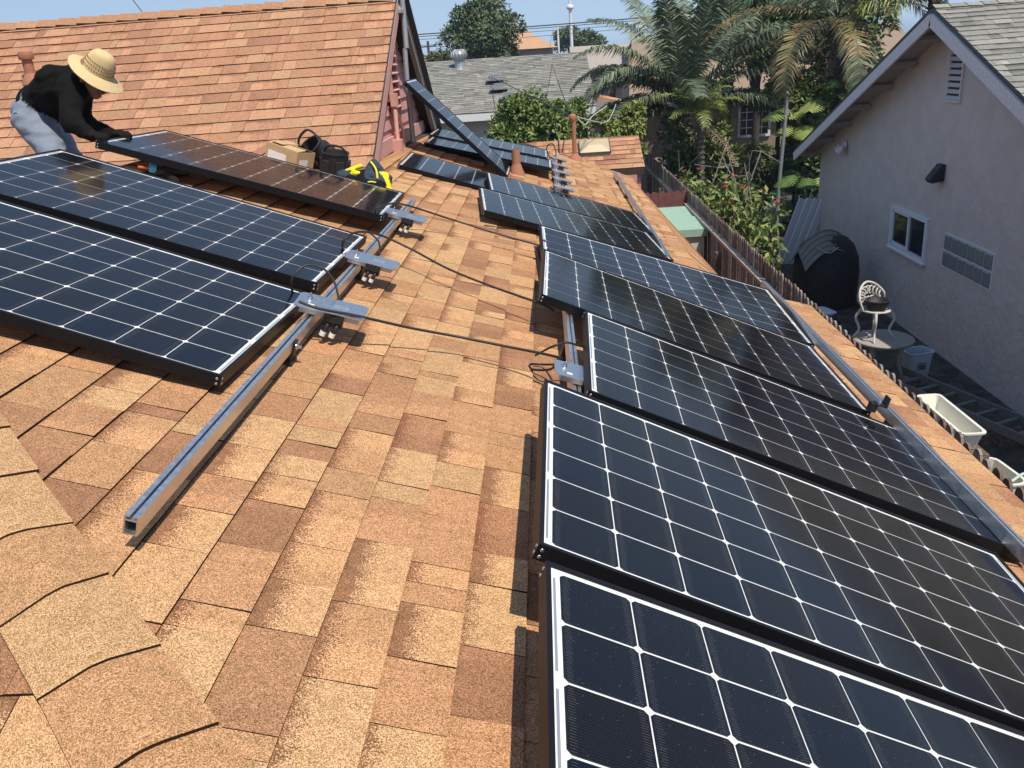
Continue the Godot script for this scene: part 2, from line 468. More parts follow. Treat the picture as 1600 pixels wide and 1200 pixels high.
# folded cap shingles along a line: wings lie on the two planes that meet there
func cap_row(parent: Node, called: String, a: Vector3, b: Vector3, wing1: Vector3, wing2: Vector3, n1: Vector3, n2: Vector3, pitch: float, width: float, m: Material, lip := 0.008) -> void:
	var f := (b - a).normalized()          # runs uphill: butts face a
	var count := int(a.distance_to(b) / pitch)
	var top := (n1 + n2).normalized()
	for q in count:
		var mb := MB.new()
		var p0 := a + f * (pitch * q + rf(-0.006, 0.0045))
		var p1 := p0 + f * (pitch + 0.035)
		var skew := rf(-0.012, 0.012)
		var k := rng.randi_range(12, 14)
		var c0 := Vector2((k % 4) * 0.25, (k / 4) * 0.25)
		var prof := []                      # across the cap, five points each end
		for e in 2:
			var base := p0 if e == 0 else p1
			var h := lip + 0.013 + rf(0.0, 0.004) if e == 0 else 0.0145
			var w := width + rf(-0.006, 0.0045)
			var row := []
			row.append(base + wing1 * w + f * skew + n1 * h)
			row.append(base + wing1 * (0.016) + n1 * (h + 0.001) + f * skew * 0.3)
			row.append(base + top * (h - 0.002))
			row.append(base + wing2 * (0.016) + n2 * (h + 0.001) - f * skew * 0.3)
			row.append(base + wing2 * w - f * skew + n2 * h)
			prof.append(row)
		for j in 4:
			var x0: Vector3 = prof[0][j]; var x1: Vector3 = prof[0][j + 1]; var y0: Vector3 = prof[1][j]; var y1: Vector3 = prof[1][j + 1]
			var va: float = c0.y + 0.006 + [0.18, 0.027, 0.0, 0.027, 0.18][j]; var vb: float = c0.y + 0.006 + [0.18, 0.027, 0.0, 0.027, 0.18][j + 1]
			var ua := c0.x + 0.01; var ub := c0.x + 0.01 + minf(0.23, (pitch + 0.035) / 0.3 * 0.25)
			var up := (x1 - x0).cross(y0 - x0)
			if up.dot(top) > 0: mb.quad(x0, x1, y1, y0, Vector2(ua, va), Vector2(ua, vb), Vector2(ub, vb), Vector2(ub, va))
			else: mb.quad(x1, x0, y0, y1, Vector2(ua, vb), Vector2(ua, va), Vector2(ub, va), Vector2(ub, vb))
			var dn := -top * 0.010
			mb.quad(x0, x0 + dn, x1 + dn, x1, Vector2(.86, .86), Vector2(.96, .86), Vector2(.96, .96), Vector2(.86, .96))
		for j in [0, 4]:
			var x0: Vector3 = prof[0][j]; var y0: Vector3 = prof[1][j]
			var dn := -top * 0.009
			mb.quad(x0, y0, y0 + dn, x0 + dn, Vector2(.86, .86), Vector2(.96, .86), Vector2(.96, .96), Vector2(.86, .96))
		part(parent, called, mb, m)

func upper_y(z: float) -> float: return 3.723 + 0.614 * (-6.934 - z)
func wing_y(z: float) -> float: return 2.775 + 0.444 * (-11.87 - z)

func wall(mb: MB, a: Vector3, b: Vector3, y0: float, y1: float, th := 0.12) -> void:
	mb.bar(V(a.x, (y0 + y1) * 0.5, a.z), V(b.x, (y0 + y1) * 0.5, b.z), th, y1 - y0)

func under_panels(p: Vector3) -> bool:
	if p.x > 0.0 and p.x < 1.38 and p.z > -6.2: return true
	if p.x < -1.15 and p.z < -2.75 and p.z > -4.4: return true
	if p.x < -1.15 and p.z < -5.1 and p.z > -5.7: return true
	if p.z > -1.0 - 0.1 * absf(p.x) or p.x < p.z - 0.2 - 1.0: return p.z > -0.9
	return false

const RX := -2.42              # the ridge of the main roof

func pink_house() -> void:
	var h := thing("pink_house", "pink house whose tan shingled roof fills the foreground", "house")
	var md: Material = M.deck
	# --- main roof deck
	var mb := MB.new()
	var up := V(0, 1, 0)
	var q1 := func(x: float, z: float) -> Vector3: return on_roof(x, z, -0.004)
	slab(mb, [q1.call(RX, RX - HIP), q1.call(-1.5, -1.5 - HIP), q1.call(-1.5, -7.2), q1.call(-2.12, -7.2), q1.call(-2.12, -6.2), q1.call(RX, -5.95)], 0.10, up)
	slab(mb, [q1.call(-1.5, -1.5 - HIP), q1.call(0.0, -HIP), q1.call(0.0, -11.1), q1.call(-1.5, -11.1)], 0.10, up)
	slab(mb, [q1.call(0.0, -HIP), q1.call(1.12, 1.12 - HIP), q1.call(1.12, -11.87), q1.call(0.15, -12.6), q1.call(0.0, -12.6)], 0.10, up)
	slab(mb, [q1.call(1.12, 1.12 - HIP), q1.call(1.905, 1.905 - HIP), q1.call(1.905, -6.2), q1.call(1.12, -6.2)], 0.10, up)
	var fy := func(x: float, z: float) -> Vector3: return V(x, ROOF0 - SL * (z + HIP) - 0.004, z)
	slab(mb, [fy.call(RX, RX - HIP), fy.call(-6.79, 1.95 - HIP), fy.call(1.95, 1.95 - HIP)], 0.10, up)
	var by := func(x: float, z: float) -> Vector3: return V(x, roof_y(RX) - SL * (RX - x) - 0.004, z)
	slab(mb, [by.call(RX, RX - HIP), by.call(RX, -5.95), by.call(-6.95, -5.95), by.call(-6.87, 1.95 - HIP)], 0.10, up)
	slab(mb, [V(-2.13, roof_y(-2.12) - 0.03, -6.19), V(-2.13, roof_y(-2.12) - 0.03, -7.5), V(-6.0, roof_y(-2.12) - 1.32, -7.5), V(-6.0, roof_y(-2.12) - 1.32, -5.9), V(-2.42, roof_y(-2.12) - 0.13, -5.96)], 0.08, up)
	var main := part(h, "main_roof", mb, md)
	var th := atan(SL)
	var P := func(a: float, s: float, hh: float) -> Vector3:
		return V(s * cos(th) + hh * sin(th), ROOF0 - s * sin(th) + hh * cos(th), -a)
	var e := 0.1385 / cos(th)
	var rows := []
	for k in range(-17, 16):
		var x := -0.104 + 0.1385 * k
		if x > RX + 0.05 and x < 1.9: rows.append(x / cos(th))
	rows.append(1.922 / cos(th))
	var lo := func(s: float) -> float: return maxf(HIP - s * cos(th), -0.9)
	var hi := func(s: float) -> float:
		var x := s * cos(th)
		if x < -2.12: return 6.2 - (-2.12 - x) * 0.83
		if x < -1.5: return 6.934 + (roof_y(x) - 3.723) / 0.614 + 0.06
		if x < 0.0: return 11.12
		if x < 1.15: return 12.6 - 0.75 * (maxf(x, 0.15) - 0.15)
		return 6.2
	shingle_field(main, "shingle", P, rows, e, lo, hi, M.shingle, 300, under_panels)
	# --- the hip end towards the camera, and the far side of the ridge
	var P2 := func(a: float, s: float, hh: float) -> Vector3:
		return V(a, ROOF0 - SL * HIP - s * sin(th) + hh * cos(th), s * cos(th) + hh * sin(th))
	var rows2 := []
	for k in range(-17, 9): rows2.append((-0.05 + 0.1385 * k) / cos(th))
	var lo2 := func(s: float) -> float: return 2.0 * RX - HIP - s * cos(th) + 0.06
	var hi2 := func(s: float) -> float: return s * cos(th) + HIP - 0.03
	shingle_field(main, "hip_end_shingle", P2, rows2, e, lo2, hi2, M.shingle, 24, func(p): return p.z > -0.6)
	var P3 := func(a: float, s: float, hh: float) -> Vector3:
		return V(RX - s * cos(th) - hh * sin(th), roof_y(RX) - s * sin(th) + hh * cos(th), a)
	var rows3 := []
	for k in range(1, 20): rows3.append(k * e)
	shingle_field(main, "rear_slope_shingle", P3, rows3, e, func(_s): return -5.95, func(s): return RX - HIP + s * cos(th), M.shingle, 0, func(_p): return false)
	# caps on hip and ridge
	var n1 := V(sin(th), cos(th), 0); var n2 := V(0, cos(th), sin(th))
	var foot := on_roof(0.9, 0.9 - HIP, 0); var peak := on_roof(RX, RX - HIP, 0)
	var fl := (peak - foot).normalized()
	var w1 := -fl.cross(n1).normalized(); if w1.dot(V(1, 0, -1)) < 0: w1 = -w1
	var w2 := -fl.cross(n2).normalized(); if w2.dot(V(-1, 0, 1)) < 0: w2 = -w2
	# phase chosen so that the butts fall where the nearest caps end
	var hipx := -0.849
	var start := on_roof(hipx, hipx - HIP, 0) - fl * (0.2195 * 7.0)
	cap_row(main, "hip_cap", start, peak, w1, w2, n1, n2, 0.2195, 0.108, M.shingle)
	var n3 := V(-sin(th), cos(th), 0)
	cap_row(main, "ridge_cap", on_roof(RX, -2.6, 0), on_roof(RX, -5.9, 0), V(cos(th), -sin(th), 0), V(-cos(th), -sin(th), 0), n1, n3, 0.2, 0.11, M.shingle)
	# --- drip edge and fascia along the eaves
	mb = MB.new()
	mb.bar(on_roof(1.915, 1.5, -0.085), on_roof(1.915, -6.2, -0.085), 0.02, 0.13)
	mb.bar(on_roof(1.105, -6.2, -0.09), on_roof(1.105, -11.8, -0.09), 0.02, 0.13)
	part(h, "fascia", mb, M.pink_trim)
	# --- upper gable roof
	var ridge := V(0, upper_y(-9.1), -9.1)
	var tu := atan(0.614)
	mb = MB.new()
	slab(mb, [V(-9, upper_y(-5.4), -5.4), V(-1.4, upper_y(-5.4), -5.4), V(-1.4, ridge.y, -9.1), V(-9, ridge.y, -9.1)], 0.07, up)
	slab(mb, [V(-9, ridge.y - 0.002, -9.1), V(-1.4, ridge.y - 0.002, -9.1), V(-1.4, 3.55, -11.06), V(-9, 3.55, -11.06)], 0.07, up)
	var ur := part(h, "upper_roof", mb, md)
	var Pu := func(a: float, s: float, hh: float) -> Vector3:
		return V(a, ridge.y - s * sin(tu) + hh * cos(tu), ridge.z + s * cos(tu) + hh * sin(tu))
	var rowsu := []
	for k in range(1, 25): rowsu.append(k * 0.147 + 0.01)
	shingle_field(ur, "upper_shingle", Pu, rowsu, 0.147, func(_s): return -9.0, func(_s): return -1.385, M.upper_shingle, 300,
		func(p): return p.x < -5.7 or p.y < roof_y(maxf(p.x, -2.5)) + (0.1 if p.x > -2.5 else -0.2), Vector2(0.09, 0.33), [0, 3, 5, 7, 10, 12, 14, 1, 8, 13, 2])
	cap_row(ur, "upper_ridge_cap", V(-9, ridge.y, -9.1), V(-1.35, ridge.y, -9.1), V(0, -sin(tu), cos(tu)), V(0, -sin(tu) - 0.05, -cos(tu)), V(0, cos(tu), sin(tu)), V(0, cos(tu), -sin(tu)), 0.21, 0.13, M.upper_shingle, 0.016)
	# rake trim: thin dark drip edge in front, weathered barge board on the far slope
	mb = MB.new()
	var lift := V(0, 0.012, 0)
	mb.bar(V(-1.388, upper_y(-6.8), -6.8) - lift, V(-1.388, ridge.y, -9.1) - lift, 0.014, 0.03)
	part(h, "drip_edge", mb, M.dark_metal)
	mb = MB.new()
	mb.bar(V(-1.395, upper_y(-6.85) - 0.10, -6.85), V(-1.395, ridge.y - 0.11, -9.1), 0.03, 0.12)
	part(h, "barge_board", mb, M.pink_trim)
	mb = MB.new()
	mb.bar(V(-1.36, ridge.y - 0.08, -9.13), V(-1.36, 3.53, -11.0), 0.05, 0.15)
	part(h, "barge_board", mb, M.bare_wood, "weathered grey barge board on the far slope")
	mb = MB.new()
	mb.bar(V(-1.33, ridge.y + 0.012, -9.12), V(-1.33, 3.60, -11.04), 0.10, 0.02)
	part(h, "drip_edge", mb, M.dark_metal)
	# gable wall: lap siding board by board
	var y := roof_y(-1.5) - 0.06
	var gable := MB.new()
	var gp := [V(-1.56, roof_y(-1.5) - 0.2, -6.75), V(-1.56, roof_y(-1.5) - 0.2, -11.0), V(-1.56, ridge.y - 0.06, -9.1)]
	slab(gable, gp, 0.08, V(1, 0, 0))
	var gw := part(h, "gable_wall", gable, M.pink)
	while y < ridge.y - 0.25:
		var y1 := y + 0.125
		var zf0 := -6.934 - (y + 0.09 - 3.723) / 0.614; var zf1 := -6.934 - (y1 + 0.09 - 3.723) / 0.614
		var zb0 := -9.1 - (ridge.y - 0.09 - y) / 0.768; var zb1 := -9.1 - (ridge.y - 0.09 - y1) / 0.768
		if zb0 > zf0: break
		mb = MB.new()
		var xo := -1.492; var xi := -1.512
		mb.quad(V(xo, y, zf0), V(xo, y, zb0), V(xi, y1, zb1), V(xi, y1, zf1))
		mb.quad(V(xo - 0.03, y, zf0), V(xo - 0.03, y, zb0), V(xo, y, zb0), V(xo, y, zf0))
		part(gw, "siding_board", mb, M.pink)
		y = y1
	mb = MB.new()
	mb.bar(V(-1.475, roof_y(-1.475) + 0.07, -7.3), V(-1.475, roof_y(-1.475) + 0.07, -10.9), 0.03, 0.13)
	part(gw, "skirt_board", mb, M.pink_trim)
	# louvred vent in the gable
	var lv := Node3D.new(); lv.name = "louvre_vent"; h.add_child(lv)
	mb = MB.new()
	for zz in [-8.62, -9.0]: mb.bx(V(-1.465, 4.36, zz), V(0.04, 0.72, 0.04))
	for yy in [3.99, 4.73]: mb.bx(V(-1.465, yy, -8.81), V(0.04, 0.04, 0.42))
	part(lv, "vent_frame", mb, M.pink_trim)
	mb = MB.new(); mb.bx(V(-1.488, 4.36, -8.81), V(0.01, 0.72, 0.36)); part(lv, "vent_backing", mb, M.deck)
	for k in 9:
		mb = MB.new()
		mb.box(T(V(-1.462, 4.04 + k * 0.078, -8.81), Basis(V(0, 0, 1), -0.6)), V(0.075, 0.01, 0.35))
		part(lv, "slat", mb, M.pink)
	# pipes and brackets on the gable wall
	mb = MB.new()
	mb.tube(curve([V(-1.43, 3.62, -8.46), V(-1.43, 3.9, -8.5), V(-1.43, 4.05, -8.53)], 3), 0.022, 8)
	mb.bx(V(-1.43, 4.10, -8.54), V(0.06, 0.12, 0.10))
	mb.tube(curve([V(-1.44, 4.02, -8.56), V(-1.42, 3.9, -8.7), V(-1.42, 3.75, -8.82), V(-1.43, 3.63, -8.84)], 4), 0.012, 6)
	mb.bx(V(-1.44, 3.66, -8.42), V(0.12, 0.16, 0.14))
	part(h, "conduit", mb, M.pink_trim)
	mb = MB.new()
	mb.tube(PackedVector3Array([V(-1.34, 5.35, -9.12), V(-1.34, 4.9, -9.12), V(-1.34, 4.56, -9.06)]), 0.028, 10)
	mb.tube(PackedVector3Array([V(-1.355, 4.56, -9.06), V(-1.36, 4.3, -9.03), V(-1.36, 3.66, -9.0)]), 0.026, 10)
	mb.bx(V(-1.38, 4.90, -9.10), V(0.10, 0.03, 0.14))
	part(h, "service_mast", mb, M.galvanised)
	# walls below the eaves
	mb = MB.new()
	wall(mb, V(1.45, 0, 1.2), V(1.45, 0, -6.0), 0.0, 2.55)
	wall(mb, V(0.75, 0, -6.0), V(0.75, 0, -11.8), 0.0, 2.75)
	wall(mb, V(-6.5, 0, 1.2), V(1.45, 0, 1.2), 0.0, 2.55)
	wall(mb, V(0.75, 0, -6.0), V(1.45, 0, -6.0), 0.0, 2.55)
	wall(mb, V(-6.5, 0, 1.2), V(-6.5, 0, -11.0), 0.0, 2.4)
	part(h, "wall", mb, M.pink)
	# --- the low wing beyond the valley, with its skylight
	var wr := wing_y(-12.88)
	mb = MB.new()
	slab(mb, [V(-0.4, wing_y(-12.06), -12.06), V(1.35, wing_y(-12.06), -12.06), V(1.35, wr, -12.88), V(-0.4, wr, -12.88)], 0.09, up)
	slab(mb, [V(-0.4, wr - 0.001, -12.88), V(1.35, wr - 0.001, -12.88), V(1.35, wr - 0.4, -13.7), V(-0.4, wr - 0.4, -13.7)], 0.09, up)
	var wg := part(h, "wing_roof", mb, md)
	var tw := atan(0.444)
	var Pw := func(a: float, s: float, hh: float) -> Vector3:
		return V(a, wr - s * sin(tw) + hh * cos(tw), -12.88 + s * cos(tw) + hh * sin(tw))
	var rw := []
	for k in range(1, 8): rw.append(k * 0.125 + 0.02)
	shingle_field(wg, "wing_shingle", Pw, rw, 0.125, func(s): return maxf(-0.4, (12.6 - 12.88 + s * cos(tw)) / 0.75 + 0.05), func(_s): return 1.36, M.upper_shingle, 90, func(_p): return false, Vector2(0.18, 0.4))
	mb = MB.new()
	wall(mb, V(0.8, 0, -12.12), V(1.25, 0, -12.12), 0.0, 2.77)
	wall(mb, V(1.25, 0, -12.12), V(1.25, 0, -13.6), 0.0, 2.77)
	part(h, "wing_wall", mb, M.pink)
	var sk := Node3D.new(); sk.name = "skylight"; h.add_child(sk)
	mb = MB.new()
	var sa := V(0.49, wing_y(-12.43), -12.43); var sb := V(0.91, wing_y(-12.43), -12.43); var sc := V(0.91, wing_y(-12.75), -12.75); var sd := V(0.49, wing_y(-12.75), -12.75)
	var rise := V(0, 0.05, 0.02)
	mb.bar(sa + rise * 0.5, sb + rise * 0.5, 0.03, 0.05); mb.bar(sb + rise * 0.5, sc + rise * 0.5, 0.03, 0.05); mb.bar(sc + rise * 0.5, sd + rise * 0.5, 0.03, 0.05); mb.bar(sd + rise * 0.5, sa + rise * 0.5, 0.03, 0.05)
	part(sk, "kerb", mb, M.dark_metal)
	mb = MB.new()
	var ce := (sa + sc) * 0.5 + rise * 2.0
	var inn := [sa.lerp(ce, 0.55) + rise, sb.lerp(ce, 0.55) + rise, sc.lerp(ce, 0.55) + rise, sd.lerp(ce, 0.55) + rise]
	var outer := [sa + rise, sb + rise, sc + rise, sd + rise]
	for k in 4: mb.quad(outer[k], outer[(k + 1) % 4], inn[(k + 1) % 4], inn[k])
	mb.quad(inn[0], inn[1], inn[2], inn[3])
	part(sk, "dome", mb, M.skylight)
	# clay-coloured vent pipes through the roofs
	vent_pipe("short clay coloured vent pipe beside the propped panel", V(-0.315, roof_y(-0.315), -9.1), 0.26, 0.045, M.rust_pipe, 0.02)
	vent_pipe("stubby clay coloured flue with a collar behind the worker", V(-4.73, upper_y(-8.2), -8.2), 0.25, 0.046, M.rust_pipe, 0.06)
	var ms := thing("service_mast_pipe", "rusty mast pipe with a rounded head at the roof valley", "mast", V(0.40, roof_y(0.40), -12.15))
	mb = MB.new(); mb.tube(PackedVector3Array([V(0, -0.05, 0), V(0, 0.55, 0)]), 0.03, 12); part(ms, "pipe", mb, M.rust_pipe)
	mb = MB.new(); mb.lathe(T(V(0, 0, 0)), [Vector2(0.12, -0.03), Vector2(0.09, 0.03), Vector2(0.035, 0.09)], 14); part(ms, "flashing", mb, M.rust_pipe)
	mb = MB.new(); mb.lathe(T(V(-0.01, 0.53, 0)), [Vector2(0.032, -0.02), Vector2(0.048, 0.01), Vector2(0.052, 0.05), Vector2(0.04, 0.08), Vector2(0.0, 0.095)], 14); part(ms, "weatherhead", mb, M.rust_pipe)
	mb = MB.new(); mb.tube(curve([V(0.05, 0.56, 0), V(0.16, 0.46, -0.05), V(0.28, 0.55, -0.3), V(0.55, 0.62, -1.2)], 6), 0.007, 6)
	mb.tube(curve([V(0.05, 0.58, 0), V(0.2, 0.52, -0.1), V(0.5, 0.44, -0.6), V(0.7, 0.62, -1.4)], 6), 0.006, 6); part(ms, "drop_wire", mb, M.hose)

func vent_pipe(label: String, at: Vector3, tall: float, r: float, m: Material, collar: float) -> void:
	var t := thing("vent_pipe", label, "vent pipe", at)
	var mb := MB.new()
	mb.lathe(T(V(0, 0, 0)), [Vector2(r * 2.0, -0.03), Vector2(r * 1.7, 0.02), Vector2(r * 1.1, 0.06 if collar > 0.05 else 0.10), Vector2(r, 0.07 if collar > 0.05 else 0.11)], 16)
	part(t, "flashing", mb, m)
	mb = MB.new()
	mb.lathe(T(V(0, 0, 0)), [Vector2(r, 0.0), Vector2(r, tall), Vector2(r * 0.8, tall), Vector2(r * 0.8, tall - 0.12)], 16)
	part(t, "pipe", mb, m)
	if collar > 0.05:
		mb = MB.new()
		mb.lathe(T(V(0, tall - 0.06, 0)), [Vector2(r * 1.02, 0.0), Vector2(r * 1.45, 0.0), Vector2(r * 1.45, collar), Vector2(r * 1.02, collar + 0.01)], 16)
		part(t, "collar", mb, m)

# ---------------------------------------------------------------- solar panels
const PL := 1.65
const PW := 1.0
const CP := 0.159
var pm := {}

func panel_parts() -> void:
	var mb := MB.new()
	var t := 0.011
	for zz in [-t * 0.5, -PW + t * 0.5]: mb.bx(V(PL * 0.5, -0.02, zz), V(PL, 0.04, t))
	for xx in [t * 0.5, PL - t * 0.5]: mb.bx(V(xx, -0.02, -PW * 0.5), V(t, 0.04, PW - 2 * t - 0.001))
	for zz in [-0.02, -PW + 0.02]: mb.bx(V(PL * 0.5, -0.039, zz), V(PL - 0.03, 0.0016, 0.018))
	pm.frame = mb.mesh()
	mb = MB.new(); mb.bx(V(PL * 0.5, -0.0080, -PW * 0.5), V(PL - 2 * t, 0.004, PW - 2 * t)); pm.sheet = mb.mesh()
	mb = MB.new()
	var a := 0.0778; var az := 0.0767; var ch := 0.0085
	var oct := [V(-a + ch, 0, az), V(a - ch, 0, az), V(a, 0, az - ch), V(a, 0, -az + ch), V(a - ch, 0, -az), V(-a + ch, 0, -az), V(-a, 0, -az + ch), V(-a, 0, az - ch)]
	for k in range(1, 7):
		var u := func(p: Vector3) -> Vector2: return Vector2(p.x / (2 * a) + 0.5, p.z / (2 * a) + 0.5)
		mb.tri(oct[0], oct[k], oct[k + 1], u.call(oct[0]), u.call(oct[k]), u.call(oct[k + 1]))
	for k in 8:
		var p: Vector3 = oct[k]; var q: Vector3 = oct[(k + 1) % 8]
		mb.quad(p, p + V(0, -0.0006, 0), q + V(0, -0.0006, 0), q)
	pm.cell = mb.mesh()
	mb = MB.new()
	mb.quad(V(t, -0.0025, -t), V(PL - t, -0.0025, -t), V(PL - t, -0.0025, -PW + t), V(t, -0.0025, -PW + t)); pm.pane = mb.mesh()
	mb = MB.new()
	for xx in [0.0195, PL - 0.0195]:
		for k in 3: mb.bx(V(xx, -0.0054, -(0.023 + CP * (2 * k + 1))), V(0.0055, 0.0006, 0.275))
	pm.ribbon = mb.mesh()
	mb = MB.new()
	for xx in [0.0, PL]:
		for zz in [-0.012, -PW + 0.012]:
			for yy in [-0.013, -0.030]:
				mb.lathe(T(V(xx, yy, zz), Basis(V(0, 0, 1), PI * 0.5 if xx == 0.0 else -PI * 0.5)), [Vector2(0.0045, 0.0), Vector2(0.004, 0.0022), Vector2(0, 0.0026)], 8)
	for xx in [0.012, PL - 0.012]:
		for yy in [-0.013, -0.030]:
			mb.lathe(T(V(xx, yy, 0), Basis(V(1, 0, 0), PI * 0.5)), [Vector2(0.0045, 0.0), Vector2(0.004, 0.0022), Vector2(0, 0.0026)], 8)
	pm.screw = mb.mesh()
	mb = MB.new(); mb.bx(V(0.16, -0.022, -PW * 0.5), V(0.11, 0.022, 0.10)); pm.jbox = mb.mesh()

func panel(label: String, group: String, o: Vector3, u: Vector3, v: Vector3, su := 1.0, sv := 1.0) -> Node3D:
	u = u.normalized()
	v = (v - u * u.dot(v)).normalized()
	var n := u.cross(v)
	var p := thing("solar_panel", label, "solar panel", o, group)
	p.basis = Basis(u * su, n, -v * sv)
	piece(p, "frame", pm.frame, M.frame_black)
	piece(p, "backsheet", pm.sheet, M.backsheet)
	for x in 10:
		for z in 6: piece(p, "solar_cell", pm.cell, M["cell_%d" % rng.randi_range(0, 2)], T(V(0.03 + CP * (x + 0.5), -0.0048, -(0.023 + CP * (z + 0.5)))))
	piece(p, "busbar_ribbon", pm.ribbon, M.ribbon)
	piece(p, "corner_screws", pm.screw, M.steel)
	piece(p, "junction_box", pm.jbox, M.black_plastic)
	piece(p, "glass_pane", pm.pane, M.glass)
	return p

func panel_at(label: String, group: String, a: Vector3, b: Vector3, d: Vector3) -> Node3D:    # near-left, near-right and far-left corners
	return panel(label, group, a, b - a, d - a, a.distance_to(b) / PL, a.distance_to(d) / PW)

func panels() -> void:
	panel_parts()
	var R := "panels tilted on the lower rows"
	var L := "panels on the upper row beside the worker"
	panel("solar panel nearest the camera at the bottom right corner", R, V(-0.041, 3.433, -0.487), V(0.9015, -0.4329, -0.0031), V(-0.0022, 0.0026, -1.0))
	panel("second solar panel from the bottom on the right, behind the nearest one", R, V(-0.057, 3.442, -1.541), V(0.9040, -0.4271, 0.0188), V(0.0163, -0.0095, -0.9998))
	panel("third solar panel from the bottom right, slid down beneath the lower rail", R, V(0.102, 3.351, -2.625), V(0.9118, -0.4087, 0.0392), V(0.0370, -0.0134, -0.9992))
	panel("fourth solar panel from the bottom right, its bare rail showing before it", R, V(-0.055, 3.393, -3.727), V(0.9175, -0.3973, 0.0185), V(0.0167, -0.0078, -0.9998))
	panel("fifth solar panel from the bottom right, half tucked under the fourth", R, V(-0.043, 3.279, -4.660), V(0.9398, -0.3388, -0.0441), V(-0.0211, 0.0714, -0.9972))
	panel("nearest solar panel on the left, cut by the left picture edge", L, V(-2.559, 4.141, -2.406), V(0.9365, -0.3496, 0.0266), V(0.0224, -0.0160, -0.9996))
	panel("middle solar panel on the left, below the worker's legs", L, V(-2.545, 4.121, -3.480), V(0.9424, -0.3340, 0.0165), V(0.0165, -0.0028, -0.9999))
	panel("solar panel held by the worker, mirroring the brown upper roof", L, V(-2.518, 4.125, -4.841), V(0.9480, -0.3173, -0.0244), V(-0.0370, -0.0140, -0.9987))
	var F := "panels laid out at the far end"
	panel_at("nearer of two far panels side by side, left end raised over a dark gap", F, on_roof(-0.469, -6.06, 0.105), on_roof(0.905, -6.20, 0.078), on_roof(-0.469, -7.01, 0.105))
	panel_at("farther of two panels side by side, next to the clay vent pipe", F, on_roof(-0.469, -7.03, 0.105), on_roof(0.905, -7.17, 0.078), on_roof(-0.469, -7.98, 0.105))
	panel_at("single panel lying flat on the shingles right of the yellow bag", F, on_roof(-1.268, -7.38, 0.052), on_roof(0.25, -7.42, 0.046), on_roof(-1.262, -8.33, 0.052))
	panel_at("solar panel propped steeply on end against the pink gable", F, V(-1.315, 4.265, -8.6), V(-0.385, 3.305, -8.6), V(-1.325, 4.29, -9.26))
	panel_at("nearer of the two farthest panels, below the row of far inverters", F, on_roof(-1.289, -9.27, 0.05), on_roof(0.06, -9.27, 0.15), on_roof(-1.289, -10.02, 0.05))
	panel_at("farthest solar panel lying by the green citrus bush", F, on_roof(-1.331, -10.06, 0.06), on_roof(0.02, -10.06, 0.16), on_roof(-1.331, -10.95, 0.06))

# ---------------------------------------------------------------- rails, inverters, cables
func rail(label: String, x: float, z0: float, z1: float, low: float, feet: Array, rack := 0.047, w := 0.031) -> void:
	var g := thing("mounting_rail", label, "rail", on_roof(x, z0, 0), "aluminium mounting rails on the roof")
	var th := -atan(SL)
	g.basis = Basis(V(0, 0, 1), th)
	var L := z0 - z1
	var mb := MB.new()                       # an open box section with a slot along its top
	var t := 0.0035
	for s in [-1.0, 1.0]:
		mb.bx(V(s * (w / 2 - t / 2), low + rack / 2, -L / 2), V(t, rack, L))
		mb.bx(V(s * (w / 4 + 0.0005), low + rack - t / 2 + 0.0004, -L / 2), V(w / 2 - 0.006, t, L - 0.002))
	mb.bx(V(0, low + t / 2, -L / 2), V(w - 2 * t - 0.0004, t, L - 0.002))
	mb.bx(V(0, low + rack - 0.012, -L / 2), V(w - 2 * t - 0.0004, t, L - 0.004))
	part(g, "extrusion", mb, M.aluminium)
	for z in feet:
		mb = MB.new()
		mb.bx(V(0.0, 0.016, z - z0), V(0.05, 0.008, 0.07))
		mb.bx(V(0.0, low * 0.5 + 0.004, z - z0), V(0.035, low - 0.01, 0.045))
		mb.bx(V(w / 2 + 0.004, low + 0.01, z - z0), V(0.006, 0.055, 0.04))
		var ft := part(g, "standoff_foot", mb, M.black_plastic)
		mb = MB.new()
		mb.lathe(T(V(w / 2 + 0.006, low + 0.018, z - z0), Basis(V(0, 0, 1), -PI / 2)), [Vector2(0.011, 0), Vector2(0.011, 0.008), Vector2(0.006, 0.009), Vector2(0.006, 0.02), Vector2(0, 0.021)], 8)
		part(ft, "bolt", mb, M.steel)

